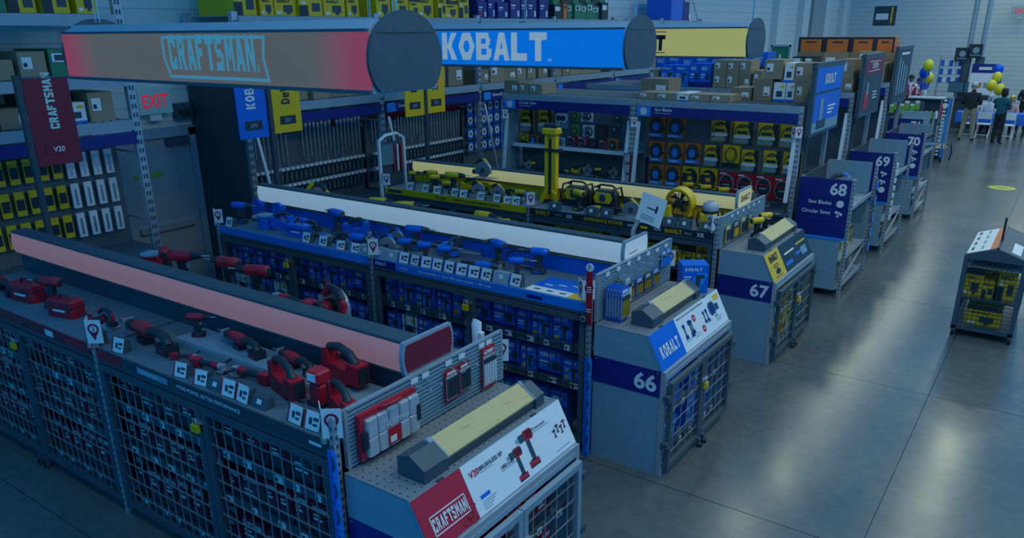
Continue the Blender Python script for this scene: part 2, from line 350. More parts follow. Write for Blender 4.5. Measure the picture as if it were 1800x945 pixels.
# exit door in the left wall
d = struct('door_1', MB().use('door').box(XW + .012, XW + .07, 5.30, 6.30, 0, 2.20))
part('door_frame', MB().use('panel').box(XW + .012, XW + .11, 5.20, 5.30, 0, 2.30).box(XW + .012, XW + .11, 6.30, 6.40, 0, 2.30).box(XW + .012, XW + .11, 5.20, 6.40, 2.20, 2.32), d)
part('push_bar', MB().use('silver').box(XW + .07, XW + .13, 5.40, 6.20, .98, 1.06), d)
part('door_closer', MB().use('dark').box(XW + .07, XW + .15, 5.95, 6.28, 2.10, 2.18), d)
part('notice', MB().use('lime').box(XW + .07, XW + .075, 5.45, 5.85, 1.70, 1.76), d)
def exit_sign(label, loc, right, n, w=.34, h=.22):
    t = thing('exit_sign', label, 'exit sign', loc)
    r = Vector(right); u = Vector((0, 0, 1)); nn = Vector(n)
    mb = MB().use('exitface'); mb.xf = Matrix((r, u, nn)).transposed().to_4x4(); mb.box(-w / 2, w / 2, 0, h, -.06, 0)
    part('housing', mb, t)
    mc = MB().use('white'); mc.xf = mb.xf; mc.box(-.08, .08, -.09, 0, -.08, -.03); part('mount', mc, t)
    put_text('EXIT', t, u * h * .24, r, u, h * .50, 'exitred', 'c', .78)
    return t
exit_sign('white exit sign with red letters on the wall above the side door', (XW + .16, onx(274, 184, XW + .16).y, onx(274, 200, XW + .16).z), (0, 1, 0), (1, 0, 0), .46, .33)
p = ony(1793, 28, YB - .5)
exit_sign('small red exit sign high on the far block wall', p, (1, 0, 0), (0, -1, 0), .75, .42)
lb = thing('emergency_light', 'dark boxy emergency light on the wall right of the exit sign', 'light', (XW + .012, 6.28, 2.42))
part('housing', MB().use('dark').bev(0, .12, -.12, .12, 0, .20), lb); part('lamp_head', MB().use('charcoal').cyl((.12, -.05, .12), (.18, -.05, .1), .05).cyl((.12, .05, .12), (.18, .05, .1), .05), lb)
# ------------------------------------------------------------------ packaging: unit boxes, front at -Y
def unit_pack(kind):
    m = MB()
    q = lambda a, b, c, d, z=.006: m.box(a, b, -.5 - z, -.5, c, d)
    main = {'carton': 'card', 'carton2': 'card2', 'kob': 'kblue', 'kob2': 'kblue', 'dew': 'yellow', 'dew2': 'yellow', 'cra': 'red', 'cra2': 'charcoal', 'navy': 'navy', 'navyred': 'navy', 'grn': 'green', 'wht': 'white', 'ora': 'orange', 'blk': 'black'}[kind]
    m.use(main).box(-.5, .5, -.5, .5, 0, 1)
    def lg(txt, x0, x1, z0, z1, mt):
        mb, w = logo_mesh(txt, .62, .09, mt); m.use(mt)
        for f in mb.f: m.add([(x0 + (x1 - x0) * mb.v[i][0] / w, -.508, z0 + (z1 - z0) * mb.v[i][1]) for i in f], [tuple(range(len(f)))])
    if kind in ('carton', 'carton2'):
        m.use('paper'); q(-.38, -.02, .38, .80) if kind == 'carton' else q(.05, .40, .25, .65)
        m.use('card2' if kind == 'carton' else 'card').box(-.5, .5, -.06, .06, 1, 1.004); m.use('black'); q(-.34, -.2, .45, .6, .009) if kind == 'carton' else q(.1, .3, .3, .36, .009)
    elif kind == 'kob':
        lg('KOBALT', -.40, .25, .80, .91, 'white'); m.use('sky'); m.add([(-.5, -.505, .05), (.15, -.505, .05), (.5, -.505, .7), (.1, -.505, .72)], [(0, 1, 2, 3)])
        m.use('charcoal'); q(.02, .2, .15, .62, .008); q(.02, .36, .52, .66, .009); m.use('paper'); q(-.42, -.15, .55, .60); q(-.42, -.2, .46, .50); m.use('yellow'); q(-.42, -.2, .14, .28)
    elif kind == 'kob2':
        lg('KOBALT', -.36, .2, .72, .86, 'white'); m.use('navy'); q(-.5, .5, 0, .22); m.use('paper'); q(-.4, .0, .5, .56); q(-.4, -.1, .4, .44); m.use('charcoal'); q(.1, .4, .3, .6, .008)
    elif kind == 'dew':
        m.use('black'); q(-.5, .5, .80, 1.0); lg('DeWALT', -.35, .2, .62, .74, 'black'); m.use('charcoal'); q(-.1, .32, .18, .5); q(.05, .2, .08, .3, .008); m.use('paper'); q(-.42, -.2, .08, .2)
    elif kind == 'dew2':
        m.use('black'); q(-.5, -.12, 0, .45); lg('DeWALT', -.38, .3, .7, .86, 'black'); m.use('charcoal'); q(.05, .4, .2, .55); m.use('paper'); q(-.4, -.22, .5, .62)
    elif kind == 'cra':
        m.use('charcoal'); q(-.5, .5, 0, .4); lg('CRAFTSMAN', -.4, .4, .78, .9, 'white'); m.use('paper'); q(-.4, .0, .5, .56); q(-.4, -.1, .62, .66); m.use('darkred'); q(.1, .4, .2, .68, .008)
    elif kind == 'cra2':
        m.use('red'); q(-.5, .5, .72, 1); m.use('paper'); q(-.4, .3, .80, .9); q(-.4, -.05, .45, .5); q(-.4, .1, .3, .35); m.use('red'); q(.1, .3, .25, .5)
    elif kind in ('navy', 'navyred'):
        m.use('paper'); q(.2, .38, .1, .4); m.use('white'); q(-.4, 0, .62, .7); q(-.4, -.1, .5, .54); m.use('red' if kind == 'navyred' else 'navy'); q(-.4, -.1, .1, .4)
    elif kind == 'grn':
        m.use('white'); q(-.4, .3, .55, .85); m.use('charcoal'); q(-.3, .1, .6, .8, .009)
    elif kind == 'wht':
        m.use('kblue'); q(-.5, .5, .0, .12); m.use('charcoal'); q(-.25, .25, .25, .55); m.use('yellow'); q(.1, .4, .72, .86)
    elif kind == 'ora':
        m.use('black'); q(-.5, .5, .85, 1); q(-.5, -.4, 0, .85); q(.4, .5, 0, .85); q(-.2, .2, .6, .7)
    elif kind == 'blk':
        m.use('white'); q(-.42, .2, .55, .85); m.use('lime'); q(.25, .4, .6, .8)
    return m.mesh(kind + '_box')
PACK = {}
def pack(kind, name, label, cat, loc, dims, rz=0, group=None):
    if kind not in PACK: PACK[kind] = unit_pack(kind)
    o = link(name, PACK[kind]); o.location = loc; o.scale = dims; o.rotation_euler = (0, 0, rz)
    return tag(o, label, cat, group)
# ------------------------------------------------------------------ steel storage racks along the left wall
XR = -8.8
def upright(mb, x, y, z0, z1, w=.09, d=.07):
    mb.use('silver').box(x - d, x, y - w / 2, y + w / 2, z0, z1)
def slots(mb, x, y, z0, z1, step=.10):
    mb.use('dark'); z = z0
    while z < z1:
        mb.box(x, x + .003, y - .028, y - .008, z, z + .05); mb.box(x, x + .003, y + .008, y + .028, z, z + .05); z += step
def rack_bay(label, y0, y1, levels, head=None, peg=True, ztop=3.75, endupr=False):
    t = thing('storage_rack', label, 'rack', (XR, y0, 0))
    L = y1 - y0
    def up(y, name='upright'):
        mb = MB(); upright(mb, 0, y, 0, ztop); mb.box(-1.05, -.98, y - .045, y + .045, 0, ztop)
        for z in (.3, 1.4, 2.2, 3.2):
            if z < ztop - .2: mb.bar((-.05, y, z), (-1.0, y, z), .03)
        o = part(name, mb, t); m2 = MB(); slots(m2, .0, y, .1, ztop - .1); part('slot_row', m2, o, stuff=True)
    up(0)
    if endupr: up(L)
    for z in levels:
        part('beam', MB().use('steel').box(-.03, .02, .045, L - .045, z - .115, z), t); part('rear_beam', MB().use('steel').box(-1.03, -.98, .045, L - .045, z - .115, z), t)
        mb = MB().use('wire')
        n = 26
        for k in range(n): yy = .07 + (L - .14) * k / (n - 1); mb.box(-.98, -.03, yy - .004, yy + .004, z - .004, z + .004)
        for k in range(6): xx = -.95 + .9 * k / 5; mb.box(xx - .004, xx + .004, .06, L - .06, z - .010, z - .002)
        part('wire_deck', mb, t, stuff=True)
    if peg:
        me = MB().use('pegback').box(-.50, -.47, .045, L - .045, .2, 2.30).mesh('pegboard'); uv_plate(me, Vector((0, 1, 0)), Vector((0, 0, 1))); part('pegboard', me, t)
        part('base_deck', MB().use('olive').box(-.46, .35, .05, L - .05, 1.02, 1.10), t)
        part('base_cabinet', MB().use('charcoal').box(-.46, .33, .05, L - .05, .06, 1.02), t)
        part('brace', MB().use('silver').bar((.02, .10, 2.25), (.30, .10, 1.10), .04, .025), t)
    if head:
        hp = part('header_panel', MB().use('navy').box(.021, .035, .05, L - .05, head[1] - .135, head[1]), t)
        plate('header_icon', hp, (.036, .06, head[1] - .135), (0, 1, 0), (0, 0, 1), .2, .135, 'sky')
        put_text(head[0], hp, (.036, .32, head[1] - .08), (0, 1, 0), (0, 0, 1), .05, 'paper')
    return t
ZS, ZT = 2.60, 3.70
rack_bay('grey steel rack bay left of the exit door, with stacked cartons above yellow packs', 2.5, 5.0, (2.58, 3.06, ZT), ('', 2.45), endupr=True, ztop=4.2)
names = [('Masonry Bits', 'nearest the exit door, hung with long drill bits'), ('Concrete Bits', 'behind the yellow hanging banners, hung with red-capped drill bits'), ('Diamond Blades', 'hung with blue and white cutting wheels'), ('', 'just left of the circular saw shelves'), ('', 'behind the saw blade wall'), ('', 'seventh from the front, under the big blue chest')]
ys = [6.5, 9.0, 11.5, 14.0, 16.5, 19.0, 21.5]
for i in range(6):
    rack_bay('grey steel rack bay ' + names[i][1], ys[i], ys[i + 1], (ZS, ZT), (names[i][0], 2.455), endupr=(i == 5))
# dark end panel of the first bay, facing the exit door
e = thing('rack_screen', 'tall dark blue-grey end panel of the rack beside the exit door', 'panel', (XR, 6.44, 0))
part('sheet', MB().use('charcoal').box(-1.08, .02, -.03, .0, .05, 3.0), e); part('edge_trim', MB().use('dark').box(.0, .03, -.035, .005, .05, 3.02), e)
# cartons on the lower storage level
k = 0
def bay_items(y0, y1, z, kinds, nm, cat, lab, grp, wr=(.28, .5), hr=(.22, .42), x=-.45, d=.75, start=0, max2=.0):
    y = y0 + .08; i = start
    while True:
        w = R.uniform(*wr)
        if y + w > y1 - .06: break
        h = R.uniform(*hr); kd = R.choice(kinds)
        pack(kd, nm, lab % ORD[i], cat, (XR + x + R.uniform(-.04, .04), y + w / 2, z), (w - .012, d, h), PI / 2, grp)
        if R.random() < max2:
            pack(R.choice(kinds), nm, (lab % ORD[i]).replace('carton', 'upper carton', 1).replace('box', 'upper box', 1), cat, (XR + x, y + w / 2, z + h + .002), (w * .9, d * .9, h * .8), PI / 2, grp)
        y += w + R.uniform(.0, .05); i += 1
    return i
ZD = .006
pos = ['above the masonry bits', 'above the concrete bits', 'above the cutting wheels', 'above the hole saws', 'behind the circular saw shelves', 'farthest along the left wall']
for b in range(6):
    bay_items(ys[b], ys[b + 1], ZS + ZD, ['carton', 'carton2', 'carton'], 'cardboard_carton', 'carton', '%s brown carton from the left on the rack ' + pos[b], 'cartons on the left wall racks', max2=.25)
for z, nm_ in ((2.58, 'lower'), (3.06, 'middle')):
    bay_items(2.5, 5.0, z + ZD, ['carton', 'carton2', 'wht', 'grn'], 'cardboard_carton', 'carton', '%s carton from the left, ' + nm_ + ' rack shelf left of the exit door', 'cartons left of the exit door', hr=(.18, .34), wr=(.2, .36))
tops = [(2.5, 5.0, ['dew', 'dew2', 'grn'], '%s box from the left, top rack shelf left of the exit door', 'boxed tool'),
        (6.5, 9.0, ['dew', 'dew2'], '%s yellow tool box from the left, top shelf behind red hanging sign', 'boxed tool'),
        (9.0, 11.5, ['dew', 'dew2', 'dew'], '%s yellow tool box from the left, top shelf beside the navy boxes', 'boxed tool'),
        (11.5, 14.0, ['navy', 'navyred', 'navy'], '%s navy tool box from the left, top shelf above the blue sign', 'boxed tool'),
        (14.0, 16.5, ['ora', 'grn', 'grn', 'blk'], '%s box from the left, top shelf, beyond the navy boxes', 'boxed tool')]
for (a, b, kd, lab, cat) in tops:
    i = bay_items(a, b, ZT + ZD, kd, 'boxed_tool', cat, lab, 'boxes on the top shelf of the wall rack', wr=(.2, .42), hr=(.26, .36), max2=1.0)
kb = thing('tool_chest', 'big blue tool chest standing on the top rack shelf beside a ladder', 'tool chest', (XR - .4, 19.6, ZT + ZD))
part('body', MB().use('kblue').bev(-.35, .35, 0, 1.1, 0, .62, .02), kb); part('corner_post', MB().use('navy').box(.35, .36, .72, 1.1, 0, .6), kb)
put_logo('KOBALT', kb, (.362, .76, .45), (0, 1, 0), (0, 0, 1), .09, 'white')
sl = thing('step_ladder', 'white and red step ladder leaning on the top rack shelf beside the blue chest', 'ladder', (XR - .2, 21.3, ZT + ZD))
for s in (-.28, .28):
    part('rail', MB().use('silver').bar((.05, s, 0), (-.25, s * .7, .95), .05, .03), sl); part('rear_rail', MB().use('red').bar((-.5, s, 0), (-.25, s * .75, .95), .05, .03), sl)
for kk in range(3): part('step', MB().use('silver').box(-.10 - kk * .08, .0 - kk * .08, -.26, .26, .2 + kk * .25, .225 + kk * .25), sl)
# hanging goods on the pegboards
def hang(name, me, label, cat, loc, grp, rz=0, sc=(1, 1, 1)):
    o = link(name, me); o.location = loc; o.rotation_euler = (0, 0, rz); o.scale = sc; return tag(o, label, cat, grp)
bitm = MB().use('chrome').cyl((0, 0, -.46), (0, 0, -.08), .012, 6).use('red').box(-.014, .014, -.018, .018, -.08, .0).mesh('long_drill_bit')
bitn = MB().use('chrome').cyl((0, 0, -.52), (0, 0, -.05), .010, 6).use('paper').box(-.012, .012, -.018, .018, -.05, .02).mesh('long_drill_bit')
smallp = MB().use('charcoal').box(-.012, .012, -.032, .032, -.17, 0).use('chrome').cyl((.016, 0, -.15), (.016, 0, -.03), .008, 5).use('paper').box(.0, .06, -.028, .028, .005, .045).mesh('drill_bit_pack')
wheelp = MB().use('kblue').box(-.01, .0, -.085, .085, -.21, 0).use('white').disc((.003, 0, -.10), (1, 0, 0), .07, .006, 16).use('green').disc((.008, 0, -.10), (1, 0, 0), .03, .006, 12).mesh('cutting_wheel_pack')
xp = XR - .40
rows = [(6.5, 9.0, bitn, 'white-capped'), (9.0, 11.5, bitm, 'red-capped')]
for bi, (a, b, me, nm_) in enumerate(rows):
    n = 30
    for i in range(n):
        y = a + .14 + (b - a - .28) * i / (n - 1)
        if bi == 0 and .35 < (i / n) < .45: continue
        hang('long_drill_bit', me if R.random() < .85 else (bitm if bi == 0 else bitn), 'long %s drill bit, %s from the left in its rack bay' % (nm_, ORD[i]), 'drill bit', (xp, y, 2.24 + R.uniform(-.02, .02)), 'long drill bits on the rack', sc=(1, 1, R.uniform(.8, 1.2)))
for bi, (a, b) in enumerate(((6.5, 9.0), (9.0, 11.5))):
    for r_, z in enumerate((1.62, 1.38)):
        for i in range(26):
            y = a + .14 + (b - a - .28) * i / 25
            hang('drill_bit_pack', smallp, 'small bit pack, %s from the left, %s short row of the %s bit bay' % (ORD[i], ('upper', 'lower')[r_], ('masonry', 'concrete')[bi]), 'drill bit pack', (xp, y, z), 'small drill bit packs')
for r_, z in enumerate((2.26, 2.02, 1.78, 1.54)):
    for i in range(11):
        y = 11.5 + .2 + 2.1 * i / 10
        hang('cutting_wheel_pack', wheelp, 'blue and white cutting wheel pack, %s from left, %s row' % (ORD[i], ORD[r_]), 'cutting wheel', (xp, y, z), 'cutting wheel packs', sc=(1, 1, .95 if r_ else 1.1))
# yellow and white packs in the far left bay
yelp = MB().use('yellow').box(-.012, .012, -.05, .05, -.26, 0).use('black').box(.012, .016, -.04, .04, -.2, -.08).mesh('blade_pack')
whtp = MB().use('paper').box(-.012, .012, -.045, .045, -.28, 0).use('chrome').box(.012, .016, -.012, .012, -.25, -.06).mesh('blade_pack')
for r_, z in enumerate((2.24, 1.90, 1.56)):
    for i in range(15):
        y = 2.5 + .2 + 2.1 * i / 14
        hang('blade_pack', whtp if i > 10 else yelp, 'slim blade pack left of the exit door, %s row, %s from the left' % (ORD[r_], ORD[i]), 'blade pack', (xp, y, z), 'hanging packs left of the exit door')
# white-framed display kiosk standing before the bit racks
kx = -8.32; ka = onx(668, 300, kx); kb_ = onx(714, 300, kx)
t = thing('display_kiosk', 'white-framed kiosk with a small dark screen before the drill bit racks', 'kiosk', (kx, ka.y, 0)); kw = kb_.y - ka.y
part('base', MB().use('charcoal').bev(-.12, .12, 0, kw, 0, .95, .02), t); part('shelf', MB().use('panel').box(-.13, .13, -.02, kw + .02, .95, .98), t)
for y in (.0, kw - .04): part('post', MB().use('white').box(-.03, .01, y, y + .04, .98, 1.98), t)
part('top_arch', MB().use('white').tube([(-.01, .02, 1.98), (-.01, kw * .3, 2.05), (-.01, kw * .7, 2.06), (-.01, kw - .02, 1.98)], .025, 8), t)
part('screen', MB().use('screen').box(.01, .03, .05, kw * .48, 1.62, 1.92), t); part('back_board', MB().use('dark').box(-.03, -.02, .04, kw - .04, 1.0, 1.95), t)
for k in range(4): part('sample_tool', MB().use(('red', 'paper')[k % 2]).cyl((.0, kw * .56 + .08 * k, 1.9), (.0, kw * .56 + .08 * k, 1.5), .018, 6), t)
# ------------------------------------------------------------------ brand rows (red, blue, yellow)
P0, PITCH, DEP = 5.284, 2.789, 1.43
XF, XB = -2.27, -2.908                       # front face and back of an end display
X1, X2, X3 = -2.955, -5.44, -7.93            # bay posts
ZC = 1.39                                    # counter height
SCH = {'red': dict(y=P0 - PITCH, main='red', n='', cage='dark', box=['cra', 'cra2', 'cra'], face='redface', riser='dark', logo='CRAFTSMAN', fas=('darkred', 'charcoal'), wire='wire', boxn='red boxed tool'),
       'blue': dict(y=P0, main='kblue', n='66', cage='olive', box=['kob', 'kob2', 'kob'], face='whiteface', riser='kblue', logo='KOBALT', fas=('fasciablue', 'fasciablue'), wire='blackwire', boxn='blue boxed tool'),
       'yellow': dict(y=P0 + PITCH, main='yellow', n='67', cage='dark', box=['dew', 'dew2', 'dew'], face='yellowface', riser='yellow', logo='DeWALT', fas=('yellow', 'black'), wire='blackwire', boxn='yellow boxed tool')}
def wire_door(parent, org, right, n, w, h, frm, wir, caster=None, cell=(.10, .10), bars=.045):
    # cage door: frame, grid of wires, hasp; org = lower left corner, n = outward normal
    r = Vector(right); u = Vector((0, 0, 1)); M = Matrix.Translation(org) @ Matrix((r, u, Vector(n))).transposed().to_4x4()
    mb = MB().use(frm); mb.xf = M; b = bars
    mb.box(0, b, 0, h, -.02, .02).box(w - b, w, 0, h, -.02, .02).box(b, w - b, 0, b, -.02, .02).box(b, w - b, h - b, h, -.02, .02)
    dr = part('cage_door', mb, parent)
    mb = MB().use(wir); mb.xf = M; a = .0035
    nx = int(w / cell[0]); nz = int(h / cell[1])
    for i in range(1, nx): x = w * i / nx; mb.box(x - a, x + a, b, h - b, -.008 - a, -.008 + a)
    for i in range(1, nz): z = h * i / nz; mb.box(b, w - b, z - a, z + a, -a, a)
    part('wire_grid', mb, dr, stuff=True)
    if caster is not None:
        mb = MB().use('dark'); mb.xf = M
        x = b if caster == 'l' else w - b
        mb.box(x - .02, x + .02, -.04, .02, .02, .05).use('rubber'); mb.disc((x, -.045, .045), r, .028, .022, 12); mb.use('chrome').disc((x, -.045, .045), r, .012, .026, 8)
        part('caster', mb, dr)
    return dr, M
def padlock(label, loc, n, r):
    M = Matrix.Translation(loc) @ Matrix((Vector(r), Vector((0, 0, 1)), Vector(n))).transposed().to_4x4()
    t = thing('padlock', label, 'padlock', loc)
    Mi = Matrix.Translation(-Vector(loc)) @ M
    mb = MB().use('yellow'); mb.xf = Mi; mb.box(-.03, .03, -.055, 0, -.014, .014); part('lock_body', mb, t)
    mb = MB().use('chrome'); mb.xf = Mi; mb.tube([(-.02, 0, 0), (-.02, .03, 0), (-.01, .042, 0), (.01, .042, 0), (.02, .03, 0), (.02, 0, 0)], .005, 6); part('shackle', mb, t)
    return t
def post(parent, x, y, z0, z1, name='upright_post', matn='silver', holes=True, w=.045):
    o = part(name, MB().use(matn).box(x - w / 2, x + w / 2, y - w / 2, y + w / 2, z0, z1), parent)
    if holes:
        mb = MB().use('dark'); z = z0 + .05
        while z < z1 - .03: mb.box(x + w / 2, x + w / 2 + .002, y - .008, y + .008, z, z + .022); mb.box(x - .008, x + .008, y - w / 2 - .002, y - w / 2, z, z + .022); z += .055
        part('slot_row', mb, o, stuff=True)
    return o
def shelf_goods(kinds, boxn, where, x0, x1, y, z, hmax, d, rz, axis, seq, wr=(.17, .28), grp='boxed tools in cages'):
    # row of boxes between x0..x1 (axis 'x' facing -Y, or 'y' facing +X)
    a = x0; i = 0
    while True:
        w = R.uniform(*wr)
        if a + w > x1: break
        h = hmax * R.uniform(.74, .98); kd = R.choice(kinds)
        loc = (a + w / 2, y, z) if axis == 'x' else (y, a + w / 2, z)
        pack(kd, 'boxed_tool', '%s %s from the left, %s' % (ORD[i], boxn, where), 'boxed tool', loc, (w - .01, d, h), rz, grp)
        a += w + R.uniform(0, .02); i += 1
def tags(parent, x0, x1, y, z, n, axis='x', matn='paper'):
    mb = MB().use(matn)
    for i in range(n):
        a = x0 + (x1 - x0) * (i + R.uniform(.2, .7)) / n; w = R.uniform(.05, .09)
        if axis == 'x': mb.use('paper').box(a, a + w, y - .004, y, z - .055, z - .005).use('charcoal').box(a + .008, a + w * .5, y - .005, y - .004, z - .045, z - .02)
        else: mb.use('paper').box(y, y + .004, a, a + w, z - .055, z - .005).use('charcoal').box(y + .004, y + .005, a + .01, a + w * .5, z - .045, z - .02)
    return part('price_tags', mb, parent, stuff=True)
def endcap(key):
    S = SCH[key]; y0 = S['y']; y1 = y0 + DEP
    t = thing('end_display', {'red': 'grey end display of the red tool row with a sloped red and white sign', 'blue': 'grey end display numbered 66 with a sloped blue and white sign', 'yellow': 'grey end display numbered 67 with a sloped yellow and black sign'}[key], 'display stand', (0, 0, 0))
    t.location = (XF, y0, 0); o = Vector((XF, y0, 0))
    prof = [(XB - XF, .0), (-.02, .0), (-.02, .945), (-.150, 1.212), (XB - XF, 1.212)]
    part('side_panel', MB().use('panel').prism(prof, 'y', 0, .02), t); part('side_panel', MB().use('panel').prism(prof, 'y', DEP - .02, DEP), t)
    npn = part('number_panel', MB().use('navy').box(XB - XF + .004, -.022, -.006, -.0005, .716, .945), t)
    put_text(S['n'], npn, (-.052, -.008, .755), (1, 0, 0), (0, 0, 1), .150, 'paper', 'r', 1.05, .03)
    mb = MB().use('chrome')
    for xx in (XB - XF + .03, -.05): mb.cyl((xx, -.009, .925), (xx, -.006, .925), .007, 8)
    part('rivet', mb, npn)
    part('corner_post', MB().use('silver').box(-.02, .022, -.008, .03, .0, .945), t); part('corner_post', MB().use('silver').box(-.02, .022, DEP - .03, DEP + .008, .0, .945), t)
    for yy in (-.008, DEP + .006):
        mb = MB().use('dark'); z = .05
        while z < .9: mb.box(.022, .0235, yy + .012, yy + .022, z, z + .02); z += .05
        part('slot_row', mb, t, stuff=True)
    me = MB().use('pegtop').box(XB - XF, -.150, .0, DEP, 1.212, 1.222).mesh('peg_top'); uv_plate(me, Vector((1, 0, 0)), Vector((0, 1, 0))); part('peg_top', me, t)
    part('header_rail', MB().use('silver').box(-.02, .018, .03, DEP - .03, .86, .945).use('steel').box(.018, .022, .03, DEP - .03, .865, .90), t)
    part('back_panel', MB().use('charcoal').box(XB - XF, XB - XF + .015, .02, DEP - .02, .05, 1.2), t)
    for z in (.10, .47): 
        s = part('shelf', MB().use('steel').box(XB - XF + .02, -.06, .02, DEP - .02, z - .02, z), t); part('shelf_rail', MB().use('dark').box(-.06, -.052, .02, DEP - .02, z - .045, z + .012), s); tags(s, .05, DEP - .05, -.052, z + .01, 7, 'y')
    part('base', MB().use('dark').box(XB - XF + .03, -.06, .03, DEP - .03, .0, .055), t)
    hw = (DEP - .06) / 2
    for i in range(2):
        wire_door(t, Vector((.05, .03 + i * hw + .004, .06)), (0, 1, 0), (1, 0, 0), hw - .008, .79, S['cage'] if key != 'red' else 'steel', 'wire', 'r' if i == 0 else 'l', (.115, .115))
    for zz in (.28, .70):
        part('hinge', MB().use('dark').box(.02, .075, -.03, .03, zz, zz + .05), t); part('hinge', MB().use('dark').box(.02, .075, DEP - .03, DEP + .03, zz, zz + .05), t)
    part('hasp', MB().use('steel').box(.07, .08, .03 + hw - .05, .03 + hw + .05, .62, .65), t)
    # sloped sign
    a = Vector((-.008, 0, .945)); b = Vector((-.153, 0, 1.225)); u = (b - a).normalized(); sl = (b - a).length; rt = Vector((0, 1, 0)); nn = rt.cross(u)
    back = MB().use('panel'); back.xf = Matrix.Translation(a - nn * .012) @ Matrix((rt, u, nn)).transposed().to_4x4(); back.box(-.008, DEP + .008, 0, sl, 0, .012)
    sg = part('sign_board', back, t)
    P = lambda s, v: a + rt * s + u * v
    w0 = {'red': .405, 'blue': .47, 'yellow': .45}[key]
    plate('brand_panel', sg, P(-.006, .004), rt, u, w0, sl - .008, S['main'] if key != 'red' else 'red')
    plate('info_panel', sg, P(w0 - .006, .004), rt, u, DEP - w0 + .012, sl - .008, 'black' if key == 'yellow' else 'white')
    N = nn * .006
    if key == 'red':
        q = lambda s0, s1, v0, v1: plate('logo_frame', sg, P(s0, v0) + N, rt, u, s1 - s0, v1 - v0, 'paper', .001, 0)
        q(.06, .355, .072, .079); q(.06, .355, .176, .183); q(.06, .067, .072, .183); q(.348, .355, .072, .183)
        put_logo('CRAFTSMAN.', sg, P(.208, .092) + N, rt, u, .072, 'paper', 'c', .37, .06)
        put_text('V20', sg, P(.44, .22) + N, rt, u, .038, 'red', 'l'); put_text('BRUSHLESS RP', sg, P(.53, .228) + N, rt, u, .026, 'charcoal')
        put_text('1800 in-lbs', sg, P(.70, .155) + N, rt, u, .022, 'charcoal'); put_text('35% more power', sg, P(1.06, .235) + N, rt, u, .022, 'charcoal')
        plate('blue_tag', sg, P(.46, .085) + N, rt, u, .085, .022, 'kblue', .001, 0)
        for k in range(4): plate('small_print', sg, P(.46, .066 - k * .014) + N, rt, u, .13 - .02 * k, .004, 'panel', .001, 0)
        hexes = MB().use('darkred')
        for hx, hy in ((.30, .03), (.34, .055), (.36, .02), (.375, .09)):
            for k in range(6):
                t0, t1 = PI / 3 * k, PI / 3 * (k + 1); c = P(hx, hy) + N
                hexes.bar(c + rt * .03 * math.cos(t0) + u * .017 * math.sin(t0), c + rt * .03 * math.cos(t1) + u * .017 * math.sin(t1), .002)
        part('hexagon_print', hexes, sg)
        def driver_print(s, v, k):
            g = lambda s0, s1, v0, v1, m: plate('tool_print', sg, P(s + s0 * k, v + v0 * k) + N, rt, u, (s1 - s0) * k, (v1 - v0) * k, m, .001, 0)
            g(-.2, .55, .9, 1.15, 'charcoal'); g(.1, .5, .85, 1.2, 'red'); g(-.35, -.2, .96, 1.09, 'panel'); g(.1, .3, .2, .9, 'charcoal'); g(-.12, .42, 0, .22, 'red'); g(-.12, .42, 0, .06, 'charcoal'); g(.0, .3, .18, .25, 'charcoal')
        driver_print(.83, .018, .165); driver_print(.965, .045, .19)
        for k in range(4): driver_print(1.26 + .04 * k, .11 + .02 * (k % 2), .045)
        for k, (s0, v0, ww) in enumerate(((.53, .215, .12), (.70, .145, .15), (1.06, .226, .2), (1.22, .03, .16))): plate('small_print', sg, P(s0, v0) + N, rt, u, ww, .004, 'panel', .001, 0)
    elif key == 'blue':
        put_logo('KOBALT', sg, P(.235, .085) + N, rt, u, .10, 'paper', 'c', .5, .08)
        put_text('Meet the newest generation of Kobalt 24-Volt Max tools', sg, P(.50, .275) + N, rt, u, .022, 'charcoal', stretch=1.05)
        g = lambda s0, s1, v0, v1, m: plate('tool_print', sg, P(s0, v0) + N, rt, u, s1 - s0, v1 - v0, m, .001, 0)
        for s, k in ((.55, .13), (.66, .15), (.70, .12), (.98, .11), (1.04, .12)):
            g(s, s + .32 * k, .19, .19 + .25 * k, 'navy'); g(s + .1 * k, s + .26 * k, .19 - .55 * k, .19, 'charcoal'); g(s, s + .4 * k, .19 - .75 * k, .19 - .5 * k, 'navy')
        g(1.12, 1.26, .15, .23, 'kblue'); g(1.14, 1.24, .13, .25, 'charcoal'); g(1.26, 1.33, .15, .21, 'charcoal')
        for s, v in ((.80, .215), (.92, .08)):
            d = MB().use('red').disc(P(s, v) + N, nn, .032, .002, 20); part('red_roundel', d, sg); plate('small_print', sg, P(s - .018, v - .004) + N + nn * .001, rt, u, .036, .008, 'paper', .001, 0)
        g(1.28, 1.40, .235, .285, 'yellow')
        for s, v, ww in ((.54, .085, .13), (.54, .07, .1), (.72, .075, .12), (.72, .055, .1), (1.02, .10, .1), (1.20, .09, .14), (1.20, .075, .12), (1.2, .06, .1)): g(s, s + ww, v, v + .005, 'panel')
        g(.70, .76, .095, .105, 'navy'); g(1.2, 1.26, .105, .115, 'navy')
    else:
        put_logo('DeWALT', sg, P(.215, .20) + N, rt, u, .075, 'black', 'c', .55, .06); g = lambda s0, s1, v0, v1, m: plate('tool_print', sg, P(s0, v0) + N, rt, u, s1 - s0, v1 - v0, m, .001, 0)
        g(.14, .28, .13, .165, 'black'); g(.15, .27, .137, .158, 'yellow'); g(.15, .30, .06, .10, 'charcoal'); g(.2, .25, .05, .12, 'black'); g(.1, .33, .025, .034, 'charcoal')
        for s in (.52, .60, .68): g(s, s + .06, .06, .10, 'sky')
        for s in (.9, .98, 1.06): g(s, s + .06, .10, .13, 'sky')
        g(.55, .9, .18, .20, 'paper'); g(1.0, 1.35, .2, .22, 'yellow'); g(1.1, 1.3, .06, .15, 'panel')
